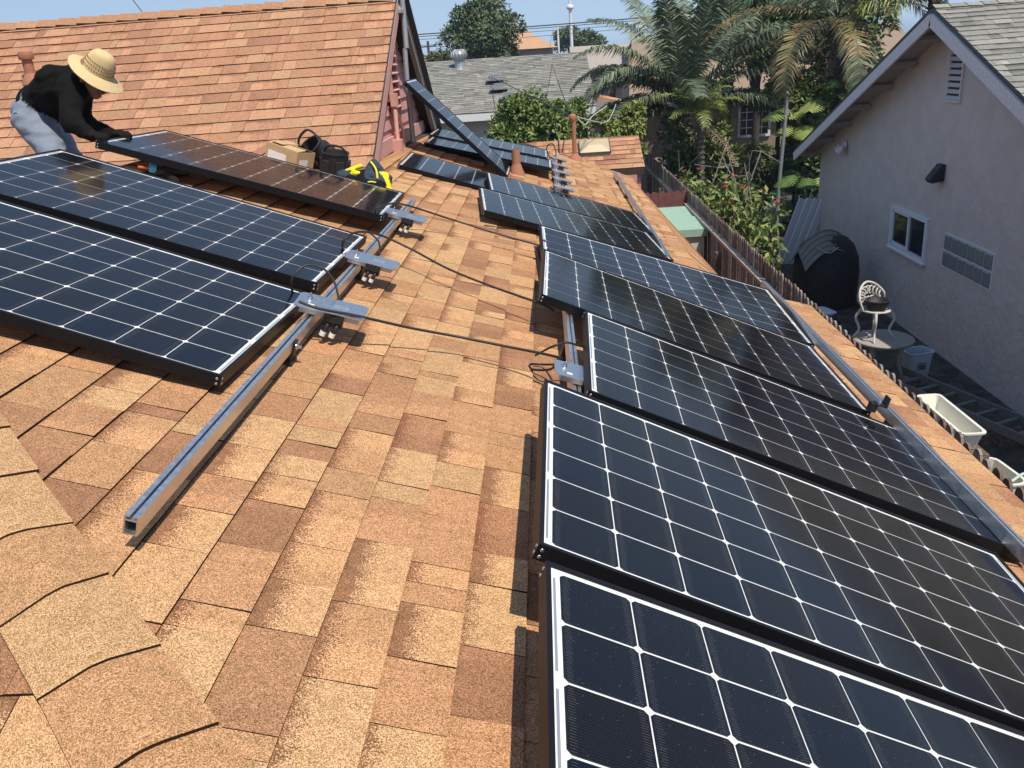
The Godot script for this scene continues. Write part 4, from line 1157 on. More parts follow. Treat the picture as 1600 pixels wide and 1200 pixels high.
func yard() -> void:
	# covered grill
	var t := thing("covered_grill", "bulky black covered grill standing against the stucco wall", "grill", V(4.72, 0, -14.5))
	var mb := MB.new()
	mb.lathe(T(Vector3.ZERO), [Vector2(0.53, 0.0), Vector2(0.55, 0.3), Vector2(0.56, 0.6), Vector2(0.53, 0.85), Vector2(0.45, 1.05), Vector2(0.32, 1.18), Vector2(0.15, 1.24), Vector2(0, 1.25)], 18, 1.0, 0.8)
	part(t, "cover", mb, M.black_cover)
	mb = MB.new(); mb.tube(curve([V(-0.30, 1.10, 0.36), V(-0.12, 1.02, 0.47), V(0.05, 1.10, 0.42)], 4), 0.012, 6); part(t, "handle", mb, M.galvanised)
	# wicker mat draped over it
	t = thing("wicker_mat", "frayed brown wicker mat draped over the black grill", "mat", V(4.55, 0.0, -14.4))
	mb = MB.new()
	var nx := 12
	for a in nx:
		for b in 8:
			var f := func(i: int, j: int) -> Vector3:
				var u := float(i) / nx - 0.5; var v := float(j) / 8.0 - 0.5
				return V(u * 0.78 + v * 0.1, 1.31 - 0.75 * (u + 0.02) * (u + 0.02) - 0.55 * absf(v) + u * 0.22, v * 0.62 - u * 0.25 + 0.02)
			var p0: Vector3 = f.call(a, b); var p1: Vector3 = f.call(a + 1, b); var p2: Vector3 = f.call(a + 1, b + 1); var p3: Vector3 = f.call(a, b + 1)
			mb.quad(p3, p2, p1, p0)
	part(t, "weave", mb, M.wicker)
	for e in 9:
		mb = MB.new()
		var line := []
		for i in nx + 1:
			var u := float(i) / nx - 0.5; var v := e / 8.0 - 0.5
			line.append(V(u * 0.78 + v * 0.1, 1.318 - 0.75 * (u + 0.02) * (u + 0.02) - 0.55 * absf(v) + u * 0.22, v * 0.62 - u * 0.25 + 0.02))
		mb.tube(PackedVector3Array(line), 0.011, 5)
		part(t, "cane", mb, M.wicker)
	# white ribbed panels leaning in the corner
	t = thing("ribbed_panel", "white ribbed panels leaning on the corner of the stucco house", "panel", V(4.95, 0, -17.6))
	for k in 4:
		mb = MB.new()
		mb.box(T(V(0.0 + 0.135 * k, 0.66, 0.045 * k), Basis(V(0, 0, 1), -0.32) * Basis(V(0, 1, 0), 0.3)), V(0.15, 1.4, 0.03 + 0.012 * (k % 2)))
		part(t, "rib", mb, M.window_white)
	# gate post
	t = thing("steel_post", "galvanised steel gate post with a pointed cap in the yard", "post", V(4.667, 0, -18.0))
	mb = MB.new(); mb.tube(PackedVector3Array([V(0, 0, 0), V(0, 1.08, 0)]), 0.055, 12); part(t, "pipe", mb, M.galvanised)
	mb = MB.new(); mb.lathe(T(V(0, 1.08, 0)), [Vector2(0.06, 0), Vector2(0.055, 0.06), Vector2(0.02, 0.22), Vector2(0.03, 0.24), Vector2(0.0, 0.27)], 12); part(t, "cap", mb, M.galvanised)
	mb = MB.new(); mb.tube(PackedVector3Array([V(-0.11, 0, 0), V(-0.11, 1.05, 0)]), 0.02, 8); mb.bx(V(0.12, 1.0, 0), V(0.30, 0.05, 0.06))
	for k in 7: mb.bx(V(0.08, 0.25 + 0.1 * k, 0), V(0.06, 0.03, 0.03))
	part(t, "hinge_rod", mb, M.galvanised)
	# tall thin pipe pole
	t = thing("pipe_pole", "tall slender grey pipe pole rising before the palms", "pole", V(5.30, 0, -20))
	mb = MB.new(); mb.tube(curve([V(0, 0, 0), V(0.02, 1.2, 0), V(0.09, 2.6, 0), V(0.11, 3.22, 0)], 4), 0.045, 10, 0.04); part(t, "pipe", mb, M.galvanised)
	mb = MB.new(); mb.lathe(T(V(0.11, 3.2, 0)), [Vector2(0.05, 0), Vector2(0.06, 0.03), Vector2(0.03, 0.1), Vector2(0, 0.11)], 10); part(t, "finial", mb, M.galvanised)
	# round table and ornate chair upon it
	t = thing("round_table", "old round metal garden table by the wall", "table", V(4.22, 0, -10.52))
	mb = MB.new(); mb.lathe(T(V(0, 0.70, 0)), [Vector2(0, -0.012), Vector2(0.34, -0.012), Vector2(0.365, -0.03), Vector2(0.375, 0), Vector2(0.36, 0.012), Vector2(0, 0.01)], 28); part(t, "table_top", mb, M.old_table)
	for k in 3:
		mb = MB.new(); var a := TAU * k / 3 + 0.4
		mb.tube(curve([V(cos(a) * 0.25, 0.68, sin(a) * 0.25), V(cos(a) * 0.2, 0.42, sin(a) * 0.2), V(cos(a) * 0.28, 0.15, sin(a) * 0.28), V(cos(a) * 0.34, 0.0, sin(a) * 0.34)], 4), 0.03, 8, 0.02)
		part(t, "leg", mb, M.old_table)
	t = thing("ornate_chair", "small white filigree cast iron chair standing on the round table", "chair", V(4.10, 0.713, -10.55))
	t.rotation.y = 0.5
	t.scale = Vector3.ONE * 0.88
	for k in 4:
		mb = MB.new()
		var sx := -1.0 if k % 2 == 0 else 1.0; var sz := -1.0 if k < 2 else 1.0
		mb.tube(curve([V(sx * 0.15, 0.42, sz * 0.14), V(sx * 0.19, 0.30, sz * 0.18), V(sx * 0.15, 0.13, sz * 0.14), V(sx * 0.21, 0.0, sz * 0.2)], 5), 0.024, 7, 0.014)
		part(t, "leg", mb, M.grimy_white)
	mb = MB.new()
	var ring := func(mb: MB, c: Vector3, r: float, ax: Vector3, ay: Vector3, th: float) -> void:
		var pts := []
		for k in 15: pts.append(c + ax * cos(TAU * k / 14.0) * r + ay * sin(TAU * k / 14.0) * r)
		mb.tube(PackedVector3Array(pts), th, 5, -1, false)
	ring.call(mb, V(0, 0.43, 0), 0.2, V(1, 0, 0), V(0, 0, 1), 0.018)
	for k in 7:
		var a := TAU * k / 7
		ring.call(mb, V(cos(a) * 0.125, 0.43, sin(a) * 0.125), 0.06, V(1, 0, 0), V(0, 0, 1), 0.012)
	ring.call(mb, V(0, 0.43, 0), 0.07, V(1, 0, 0), V(0, 0, 1), 0.012)
	part(t, "seat", mb, M.grimy_white)
	mb = MB.new()
	mb.tube(curve([V(-0.2, 0.43, -0.05), V(-0.25, 0.6, -0.08), V(-0.16, 0.74, -0.16), V(0, 0.80, -0.2), V(0.16, 0.74, -0.16), V(0.25, 0.6, -0.08), V(0.2, 0.43, -0.05)], 5), 0.018, 6)
	for k in 9:
		var a := PI * (k + 0.5) / 9
		ring.call(mb, V(cos(a) * 0.19, 0.58 + sin(a) * 0.11, -0.1 - 0.08 * sin(a)), 0.055, V(sin(a) * 0.3 + 0.7, 0, -cos(a) * 0.4), V(0, 1, 0), 0.012)
	for k in 5: ring.call(mb, V(-0.14 + 0.07 * k, 0.55, -0.15), 0.045, V(1, 0, 0), V(0, 1, 0), 0.011)
	part(t, "backrest", mb, M.grimy_white)
	mb = MB.new(); mb.lathe(T(V(4.10, 1.108, -10.52)), [Vector2(0.11, 0), Vector2(0.15, 0.11), Vector2(0.16, 0.12), Vector2(0.13, 0.12), Vector2(0.11, 0.02), Vector2(0, 0.02)], 16)
	solo("plant_pot", mb, M.black_cover, "empty black plastic pot on the filigree chair", "pot")
	# waste bin
	tub("waste_bin", "pale blue white plastic waste bin beside the ladder", "bin", V(4.79, 0, -10.8), Vector2(0.27, 0.21), Vector2(0.34, 0.27), 0.40, M.bin_blue, 0.2, true)
	tub("planter_trough", "long cream planter trough in the sun behind the pickets", "planter", V(3.66, 0.82, -7.43), Vector2(0.15, 0.78), Vector2(0.21, 0.92), 0.18, M.trough, 0.02)
	tub("white_tub", "white tub half hidden by the nearest pickets", "tub", V(3.86, 0.30, -6.95), Vector2(0.30, 0.46), Vector2(0.36, 0.52), 0.32, M.trough, 0.1)
	tub("small_tray", "white tray on the ground in front of the black grill", "tray", V(3.98, 0.45, -12.4), Vector2(0.3, 0.3), Vector2(0.38, 0.38), 0.07, M.bin_blue, 0.3)
	mb = MB.new(); mb.bx(V(3.66, 0.79, -7.43), V(0.3, 0.04, 1.0))
	for sx in [-0.12, 0.12]:
		for sz in [-0.45, 0.45]: mb.bx(V(3.66 + sx, 0.385, -7.43 + sz), V(0.04, 0.77, 0.04))
	solo("plant_bench", mb, M.fence_wood, "plain wooden bench under the cream trough", "bench")
	mb = MB.new(); mb.bx(V(3.86, 0.15, -6.95), V(0.45, 0.3, 0.6))
	solo("wooden_crate", mb, M.fence_wood, "dark crate under the white tub", "crate")
	mb = MB.new(); mb.bx(V(3.98, 0.22, -12.4), V(0.5, 0.44, 0.5))
	solo("storage_crate", mb, M.black_cover, "dark crate under the white tray", "crate")
	# ladder lying flat
	t = thing("ladder", "aluminium extension ladder lying along the stucco wall", "ladder", V(4.37, 0.26, -10.25))
	var along := V(0.62, 0, 1.62).normalized()
	var across := V(0.36, 0, -0.16).normalized() * 0.40
	for s in [-0.5, 0.5]:
		mb = MB.new(); mb.bar(across * s - along * 0.3, across * s + along * 2.0, 0.03, 0.10); part(t, "side_rail", mb, M.ladder_metal)
	for k in 8:
		mb = MB.new(); mb.bar(across * -0.5 + along * (-0.15 + 0.29 * k), across * 0.5 + along * (-0.15 + 0.29 * k), 0.05, 0.028); part(t, "rung", mb, M.ladder_metal)
	for k in 2:
		mb = MB.new(); mb.bx(along * (0.1 + 1.5 * k) - V(0, 0.155, 0), V(0.5, 0.21, 0.12)); part(t, "support_block", mb, M.fence_wood)
	mb = MB.new(); mb.tube(curve([V(3.9, 0.66, -6.7), V(4.2, 0.62, -6.9), V(4.5, 0.5, -6.6), V(4.4, 0.45, -6.2), V(4.1, 0.45, -6.3), V(4.3, 0.5, -6.8)], 6), 0.014, 6)
	solo("garden_hose", mb, M.hose, "pale hose end curling over the white tub", "hose")
	mb = MB.new()
	for k in 14: mb.box(T(V(5.6 + rf(-0.9, 1.2), 0.06 + rf(0, 0.2), -21.3 + rf(-0.9, 0.9)), Basis(rdir(), rf(0, 0.6)) * Basis(V(0, 1, 0), rf(0, 3))), V(rf(0.3, 0.9), 0.06, 0.1))
	var pile := solo("wood_pile", mb, M.rail_wood, "heap of broken boards on the ground below the palms", "boards")
	pile.set_meta("kind", "stuff")

func tub(called: String, label: String, cat: String, at: Vector3, lo: Vector2, hi: Vector2, tall: float, m: Material, turn := 0.0, sticker := false) -> void:
	var t := thing(called, label, cat, at)
	t.rotation.y = turn
	var mb := MB.new()
	var ring := func(sz: Vector2, y: float) -> Array:
		var out := []
		var r := minf(sz.x, sz.y) * 0.22
		for c in 4:
			var cx: float = (sz.x / 2 - r) * [1, -1, -1, 1][c]; var cz: float = (sz.y / 2 - r) * [1, 1, -1, -1][c]
			for k in 4:
				var a: float = PI / 2 * c + PI / 6 * k
				out.append(V(cx + cos(a) * r, y, cz + sin(a) * r))
		return out
	var w := 0.012
	var rs := [ring.call(lo, 0.0), ring.call(hi, tall), ring.call(hi + Vector2(0.03, 0.03), tall), ring.call(hi + Vector2(0.03, 0.03), tall + 0.015), ring.call(hi - Vector2(w, w) * 2, tall + 0.015), ring.call(lo - Vector2(w, w) * 2, 0.02)]
	for q in rs.size() - 1:
		for k in 16: mb.quad(rs[q][k], rs[q + 1][k], rs[q + 1][(k + 1) % 16], rs[q][(k + 1) % 16])
	for k in range(1, 15):
		mb.tri(rs[5][0], rs[5][k + 1], rs[5][k]); mb.tri(rs[0][0], rs[0][k], rs[0][k + 1])
	part(t, "shell", mb, m)
	if sticker:
		mb = MB.new(); mb.box(T(V(0.0, tall * 0.58, (lo.y + hi.y) / 4 + 0.012), Basis(V(1, 0, 0), 0.09)), V(0.12, 0.11, 0.003)); var s := part(t, "sticker", mb, M.print)
		mb = MB.new()
		for k in 4: mb.box(T(V(0.0, tall * 0.58 + 0.035 - 0.022 * k, (lo.y + hi.y) / 4 + 0.0155 - 0.002 * (1.5 - k)), Basis(V(1, 0, 0), 0.09)), V(0.09 - 0.02 * (k % 2), 0.008, 0.002))
		part(s, "print", mb, M.black_plastic)

# ---------------------------------------------------------------- beyond: houses, wires, trees
func house_roof(parent: Node, a: Vector3, b: Vector3, fall: Vector3, m: Material, called := "roof") -> MeshInstance3D:
	var mb := MB.new()                       # ridge from a to b; fall = from the ridge to the near eave
	var back := V(fall.x, fall.y, -fall.z)
	slab(mb, [a, a + fall, b + fall, b], 0.12, V(0, 1, 0))
	slab(mb, [a, b, b + back, a + back], 0.12, V(0, 1, 0))
	return part(parent, called, mb, m)

func beyond() -> void:
	# grey roofed house across the back yard
	var h := thing("grey_roofed_house", "low house with a wide grey shingle roof behind the citrus bush", "house", V(-1.4, 0, -31))
	var ra := V(-8.6, 4.50, 0); var rb := V(2.93, 4.42, 0); var fall := V(0, -1.52, 5.0)
	var rf1 := house_roof(h, ra, rb, fall, M.deck)
	var tg := atan2(1.52, 5.0)
	var P := func(a: float, s: float, hh: float) -> Vector3: return V(a, 4.50 - 0.0069 * (a + 8.6) - s * sin(tg) + hh * cos(tg), s * cos(tg) + hh * sin(tg))
	var rows := []
	for k in range(1, 33): rows.append(k * 0.16)
	shingle_field(rf1, "grey_tab", P, rows, 0.16, func(_s): return -8.6, func(_s): return 2.95, M.grey_shingle, 0, func(_p): return false, Vector2(0.2, 0.5))
	var mb := MB.new()
	mb.bx(V(-2.8, 1.35, 4.4), V(11.0, 2.9, 0.2)); mb.bx(V(2.6, 1.35, 0), V(0.2, 2.9, 9.0))
	part(h, "wall", mb, M.cream_wall)
	mb = MB.new(); mb.bar(ra + fall + V(0, -0.09, 0.02), rb + fall + V(0, -0.09, 0.02), 0.03, 0.2); part(h, "fascia", mb, M.window_white)
	mb = MB.new(); mb.bx(V(-4.2, 2.55, 7.2), V(3.5, 0.12, 3.0)); mb.bx(V(-4.2, 1.2, 8.5), V(3.4, 2.4, 0.15)); part(h, "porch", mb, M.cream_wall)
	for k in 3:
		var p := [V(0.35, -1.25, 4.1), V(0.05, -1.0, 3.3), V(-0.1, -0.75, 2.5)][k] as Vector3
		mb = MB.new()
		mb.bx(V(p.x, 4.46 + p.y + 0.08, p.z), V(0.55, 0.05, 0.4))
		mb.bx(V(p.x, 4.46 + p.y + 0.17, p.z), V(0.30, 0.14, 0.22))
		part(h, "roof_vent", mb, M.galvanised)
	var tv := Node3D.new(); tv.name = "turbine_vent"; h.add_child(tv); tv.position = V(-1.33, 4.18, 0.75)
	mb = MB.new(); mb.lathe(T(Vector3.ZERO), [Vector2(0.28, -0.1), Vector2(0.18, 0.02), Vector2(0.18, 0.25)], 16); part(tv, "neck", mb, M.galvanised)
	mb = MB.new(); mb.lathe(T(V(0, 0.25, 0)), [Vector2(0.17, 0), Vector2(0.25, 0.1), Vector2(0.25, 0.22), Vector2(0.16, 0.33), Vector2(0, 0.36)], 16); part(tv, "dome", mb, M.galvanised)
	for k in 16:
		mb = MB.new(); var a := TAU * k / 16
		mb.tube(curve([V(cos(a) * 0.18, 0.26, sin(a) * 0.18), V(cos(a + 0.15) * 0.265, 0.36, sin(a + 0.15) * 0.265), V(cos(a + 0.3) * 0.255, 0.48, sin(a + 0.3) * 0.255), V(cos(a + 0.4) * 0.13, 0.6, sin(a + 0.4) * 0.13)], 3), 0.014, 5)
		part(tv, "vane", mb, M.galvanised)
	mb = MB.new(); mb.lathe(T(V(-3.9, 2.98, -24.5)), [Vector2(0, -0.12), Vector2(0.08, -0.09), Vector2(0.12, 0), Vector2(0.08, 0.09), Vector2(0, 0.12)], 12)
	mb.tube(PackedVector3Array([V(-3.9, 0, -24.5), V(-3.9, 2.9, -24.5)]), 0.03, 8)
	solo("ball_post", mb, M.red_ball, "small red ball on a post before the grey roof", "post")
	# hipped orange house far off
	h = thing("orange_roofed_house", "distant house with a hipped orange roof right of the round tree", "house", V(0, 0, -70))
	mb = MB.new()
	var e := [V(-4.4, 4.95, 4), V(1.25, 4.9, 4), V(1.25, 4.9, -4), V(-4.4, 4.95, -4)]
	var r0 := V(-3.2, 6.5, 0); var r1 := V(-1.4, 6.45, 0)
	mb.quad(e[0], e[1], r1, r0); mb.tri(e[1], e[2], r1); mb.quad(e[2], e[3], r0, r1); mb.tri(e[3], e[0], r0); mb.quad(e[3], e[2], e[1], e[0])
	part(h, "roof", mb, M.orange_roof)
	mb = MB.new(); mb.bx(V(-1.6, 2.45, 0), V(5.0, 4.9, 7.0)); part(h, "wall", mb, M.grey_wall)
	mb = MB.new(); mb.bx(V(-2.0, 6.5, 0), V(0.5, 0.7, 0.5)); part(h, "chimney", mb, M.orange_roof)
	h = thing("low_far_house", "low brown roofed house at the far left skyline", "house", V(-12, 0, -80))
	mb = MB.new(); mb.bx(V(0.5, 2.1, 0), V(9, 4.2, 5)); part(h, "wall", mb, M.cream_wall)
	house_roof(h, V(-4.5, 5.0, 0), V(5.5, 4.95, 0), V(0, -1.0, 3.0), M.tan_roof)
	# tan house behind the palms
	h = thing("tan_house", "tan roofed house half hidden behind the palm fronds", "house", V(7, 0, -34))
	mb = MB.new()
	slab(mb, [V(-3.6, 4.75, 0), V(-4.2, 2.65, 4.6), V(6, 2.55, 4.6), V(6, 4.7, 0)], 0.15, V(0, 1, 0))
	slab(mb, [V(-3.6, 4.75, 0), V(6, 4.7, 0), V(6, 2.6, -4.6), V(-4.2, 2.6, -4.6)], 0.15, V(0, 1, 0))
	part(h, "roof", mb, M.tan_roof)
	mb = MB.new(); mb.bx(V(1.0, 1.35, 4.0), V(9.8, 2.7, 0.25)); mb.bx(V(-3.8, 1.5, 0), V(0.25, 3.0, 8.2)); part(h, "wall", mb, M.tan_wall)
	mb = MB.new(); mb.bx(V(-3.9, 3.5, 1.0), V(0.12, 1.6, 2.6)); part(h, "gable_face", mb, M.grey_wall)
	var w := Node3D.new(); w.name = "grid_window"; h.add_child(w); w.position = V(0.02, 1.92, 4.14)
	mb = MB.new(); mb.bx(V(0, 0, 0), V(0.94, 0.98, 0.02)); part(w, "pane", mb, M.dark_pane)
	mb = MB.new()
	for s in [-1.0, 1.0]: mb.bx(V(s * 0.5, 0, 0.02), V(0.08, 1.1, 0.08)); mb.bx(V(0, s * 0.52, 0.02), V(0.92, 0.08, 0.08))
	part(w, "frame", mb, M.white_paint)
	for k in 3:
		mb = MB.new(); mb.bx(V(-0.25 + 0.25 * k, 0, 0.025), V(0.025, 0.96, 0.02)); part(w, "glazing_bar", mb, M.white_paint)
		mb = MB.new(); mb.bx(V(0, -0.25 + 0.25 * k, 0.030), V(0.92, 0.025, 0.02)); part(w, "glazing_bar", mb, M.white_paint)
	# a white-roofed shed and parked car to the right of the grey roof
	h = thing("flat_grey_house", "pale grey gabled house between the palm and the grey roof", "house", V(3.6, 0, -44))
	mb = MB.new(); mb.bx(V(0, 1.9, 0), V(3.4, 3.8, 4)); part(h, "wall", mb, M.grey_wall)
	house_roof(h, V(-2.2, 4.7, 0), V(2.2, 4.65, 0), V(0, -1.0, 2.6), M.grey_wall)
	var c := thing("parked_van", "dark glazed white van parked beyond the hedge", "van", V(1.62, 1.0, -27.4))
	mb = MB.new(); mb.prism(T(V(0, 0, 0), Basis(V(0, 1, 0), 0.5)), PackedVector2Array([Vector2(-0.9, 0.3), Vector2(0.9, 0.3), Vector2(0.9, 1.0), Vector2(0.75, 1.55), Vector2(-0.35, 1.55), Vector2(-0.7, 1.1), Vector2(-0.9, 1.0)]), 1.1); part(c, "body", mb, M.vehicle_white)
	mb = MB.new(); mb.prism(T(V(0, 0, 0), Basis(V(0, 1, 0), 0.5)), PackedVector2Array([Vector2(-0.62, 1.08), Vector2(0.85, 1.05), Vector2(0.72, 1.47), Vector2(-0.33, 1.47)]), 1.13); part(c, "glazing", mb, M.vehicle_dark)
	for k in 4:
		mb = MB.new(); mb.lathe(T(Basis(V(0, 1, 0), 0.5) * V(-0.55 if k < 2 else 0.55, 0.3, 0.5 if k % 2 == 0 else -0.5), Basis(V(0, 1, 0), 0.5) * Basis(V(1, 0, 0), PI / 2)), [Vector2(0, -0.1), Vector2(0.28, -0.1), Vector2(0.3, 0), Vector2(0.28, 0.1), Vector2(0, 0.1)], 14); part(c, "wheel", mb, M.vehicle_dark)
	mb = MB.new(); mb.bx(V(1.62, 0.5, -27.4), V(4.5, 1.0, 3.0)); solo("raised_drive", mb, M.tan_wall, "raised concrete drive under the parked van", "driveway")
	h = thing("carport", "small tan carport roof above the parked van", "carport", V(2.3, 0, -28.5))
	mb = MB.new(); mb.box(T(V(0, 2.9, 0), Basis(V(0, 0, 1), -0.25)), V(1.6, 0.12, 2.0)); part(h, "roof", mb, M.orange_roof)
	mb = MB.new()
	for s in [-0.6, 0.6]: mb.bx(V(s, 1.4, 0.8), V(0.1, 2.8, 0.1))
	part(h, "post", mb, M.white_paint)
	mb = MB.new(); mb.bx(V(1.35, 1.1, -21.9), V(1.6, 2.6, 0.1)); solo("red_fence", mb, M.redwood, "red brown board fence behind the hedge", "fence")
	# poles and wires
	var pl := thing("light_pole", "tall white pole with a round collar on the skyline", "pole", V(2.74, 0, -80))
	mb = MB.new(); mb.tube(PackedVector3Array([V(0.05, 0, 0), V(0, 8.0, 0)]), 0.16, 8, 0.13); mb.tube(PackedVector3Array([V(0, 8.0, 0), V(-0.03, 10.5, 0)]), 0.10, 8, 0.07); part(pl, "shaft", mb, M.window_white)
	mb = MB.new(); mb.lathe(T(V(0, 7.9, 0)), [Vector2(0.12, 0), Vector2(0.3, 0.1), Vector2(0.3, 0.35), Vector2(0.1, 0.45)], 10); part(pl, "collar", mb, M.window_white)
	var pl2 := thing("thin_pole", "thin white pole left of the tall one on the skyline", "pole", V(1.4, 0, -70))
	mb = MB.new(); mb.tube(PackedVector3Array([V(0, 0, 0), V(0, 6.6, 0)]), 0.09, 8, 0.07); part(pl2, "shaft", mb, M.window_white)
	var up := thing("utility_pole", "distant wooden utility pole with a crossarm at far left skyline", "pole", V(-11.1, 0, -90))
	mb = MB.new(); mb.tube(PackedVector3Array([V(0, 0, 0), V(0, 6.5, 0)]), 0.13, 6); part(up, "shaft", mb, M.dark_bark)
	mb = MB.new(); mb.bx(V(0, 6.0, 0), V(1.6, 0.12, 0.1)); part(up, "crossarm", mb, M.dark_bark)
	var wires := [[6.22, 6.16, 0.035, "thick upper power line crossing the sky behind the gable", 0.35], [6.10, 6.02, 0.022, "thin power line just under the thick one", 0.25], [5.95, 5.78, 0.016, "third overhead wire, crossing before the round tree", 0.3], [5.4, 5.75, 0.014, "lowest overhead wire, sloping up to the right", 0.3]]
	for q in wires:
		mb = MB.new()
		var pts := []
		for k in 25:
			var f := k / 24.0
			pts.append(V(-26 + 52 * f, lerpf(q[0], q[1], f) + 0.9 * q[4] * (4 * (f - 0.5) * (f - 0.5)) - 0.0, -60 + f * 2))
		mb.tube(PackedVector3Array(pts), q[2], 5)
		solo("power_line", mb, M.wire, q[3], "power line", "overhead power lines")
	mb = MB.new(); mb.tube(curve([V(-6.25, 6.10, -58.6), V(-3.2, 4.35, -38), V(-0.9, 3.72, -24), V(0.36, 3.6, -12.25)], 6), 0.012, 5)
	solo("service_drop", mb, M.wire, "thin service wire dropping from the power line to the mast", "wire")
	mb = MB.new(); mb.tube(curve([V(0.9, 6.0, -59), V(0.4, 4.6, -40), V(0.38, 3.75, -20), V(0.40, 3.60, -12.3)], 6), 0.009, 5)
	solo("service_drop", mb, M.wire, "second thin service wire falling steeply to the mast", "wire")
	mb = MB.new(); mb.tube(curve([V(-13.5, 7.6, -30), V(-12.6, 6.9, -28.5), V(-11.2, 6.2, -26)], 4), 0.014, 5)
	solo("service_drop", mb, M.wire, "dark wire in the top left corner of the sky", "wire")
	# trees and bushes
	var dk := [Color(.06, .095, .035), Color(.075, .115, .042), Color(.10, .135, .055), Color(.13, .165, .07)]
	tree("round_tree", "dense round dark green tree above the grey roof", V(-3.1, 0, -50), V(-3.0, 5.75, -50), V(2.3, 1.75, 2.0), 26, 11000, 0.24, dk, 0.3, "tree", "far_leaf")
	tree("distant_bush", "small olive bush left of the round tree", V(-5.4, 0, -49), V(-5.3, 4.3, -49), V(1.0, 0.8, 1.0), 8, 1500, 0.2, [Color(.13, .14, .05), Color(.09, .11, .045)], 0.1, "bush", "far_leaf")
	for k in 4:
		tree("skyline_tree", ["dark tree at the far left skyline beside the gable", "low dark trees left of the utility pole", "dark tree behind the thin white pole", "dark trees right of the orange roof"][k], [V(-13, 0, -95), V(-10.2, 0, -100), V(3.2, 0, -95), V(5.0, 0, -90)][k], [V(-13, 4.6, -95), V(-10.2, 4.2, -100), V(3.2, 5.6, -95), V(5.0, 5.4, -90)][k], V(1.9, 1.2, 1.5), 8, 1500, 0.4, dk, 0.25, "tree", "far_leaf")
	var citrus := [Color(.085, .14, .025), Color(.12, .18, .035), Color(.17, .23, .05), Color(.06, .10, .02), Color(.22, .26, .07)]
	tree("citrus_bush", "bright green citrus bush in the middle behind the roof", V(-0.35, 0, -19), V(-0.32, 2.95, -19), V(1.05, 0.98, 0.9), 26, 12000, 0.11, citrus, 0.08, "bush")
	tree("citrus_bush", "smaller green bush right of the citrus, behind the mast pipe", V(0.65, 0, -20.2), V(0.62, 2.75, -20.2), V(0.55, 0.75, 0.6), 12, 4500, 0.10, citrus, 0.06, "bush")
	tree("hedge_bush", "dark green hedge bush behind the skylight", V(1.25, 0, -18.3), V(1.25, 2.35, -18.3), V(0.75, 0.55, 0.5), 12, 4500, 0.10, [Color(.05, .10, .02), Color(.08, .14, .03), Color(.13, .19, .045)], 0.06, "bush")
	tree("yellow_bush", "yellow green bush beside the palm trunks", V(1.82, 0, -20.5), V(1.80, 2.85, -20.5), V(0.55, 0.55, 0.5), 10, 4000, 0.10, [Color(.20, .24, .05), Color(.15, .20, .04), Color(.26, .29, .08)], 0.06, "bush")
	var shade := [Color(.08, .125, .04), Color(.10, .15, .05), Color(.13, .175, .065)]
	var names := ["dark shrub right behind the picket fence by the palms", "dark shrub below the grid window", "tall dark shrub beside the pipe pole", "dark shrub at the corner of the stucco house", "dark shrub mass under the right palm", "low dark shrub behind the gate post"]
	var spots := [[V(3.6, 0, -21.5), 1.6, V(0.9, 1.3, 0.8)], [V(6.2, 0, -24.5), 0.9, V(1.6, 0.9, 0.8)], [V(6.2, 0, -22.0), 2.0, V(0.8, 1.5, 0.8)], [V(6.6, 0, -20.2), 1.2, V(0.8, 1.2, 0.8)], [V(7.9, 0, -22.5), 2.6, V(1.3, 1.7, 1.0)], [V(4.3, 0, -20.4), 0.6, V(0.9, 0.7, 0.8)]]
	for k in 6: tree("shade_shrub", names[k], spots[k][0], spots[k][0] + V(0, spots[k][1], 0), spots[k][2], 12, 2600, 0.17, shade, 0.06, "shrub", "leaf", "dark_bark")
	tree("backdrop_tree", "tall dark tree behind the palms, above the tan roof", V(6.6, 0, -28), V(6.6, 4.9, -28), V(2.0, 1.7, 1.0), 18, 7000, 0.2, shade, 0.15, "tree", "far_leaf", "dark_bark")
	tree("backdrop_tree", "dark leafy tree between the right palm and the stucco gable", V(8.3, 0, -25), V(8.2, 4.7, -25), V(1.6, 1.9, 1.0), 16, 6500, 0.2, shade, 0.15, "tree", "far_leaf", "dark_bark")
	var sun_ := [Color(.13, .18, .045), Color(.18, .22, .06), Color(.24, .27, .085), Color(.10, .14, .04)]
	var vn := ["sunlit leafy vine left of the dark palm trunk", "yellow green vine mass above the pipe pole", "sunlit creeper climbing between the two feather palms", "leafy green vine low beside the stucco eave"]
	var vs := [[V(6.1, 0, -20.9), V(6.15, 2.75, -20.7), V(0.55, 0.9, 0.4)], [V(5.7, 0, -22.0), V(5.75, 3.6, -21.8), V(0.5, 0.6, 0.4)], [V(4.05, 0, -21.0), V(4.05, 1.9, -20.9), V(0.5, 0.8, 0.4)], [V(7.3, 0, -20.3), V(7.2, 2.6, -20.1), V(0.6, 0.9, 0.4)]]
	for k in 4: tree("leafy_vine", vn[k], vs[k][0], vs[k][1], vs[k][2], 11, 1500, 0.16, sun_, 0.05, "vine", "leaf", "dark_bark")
	# palms
	var pg := [Color(.085, .115, .065), Color(.105, .14, .08), Color(.15, .18, .11), Color(.075, .10, .058)]
	var tan_ := [Color(.24, .18, .075), Color(.17, .16, .06), Color(.32, .20, .09)]
	var fr := []
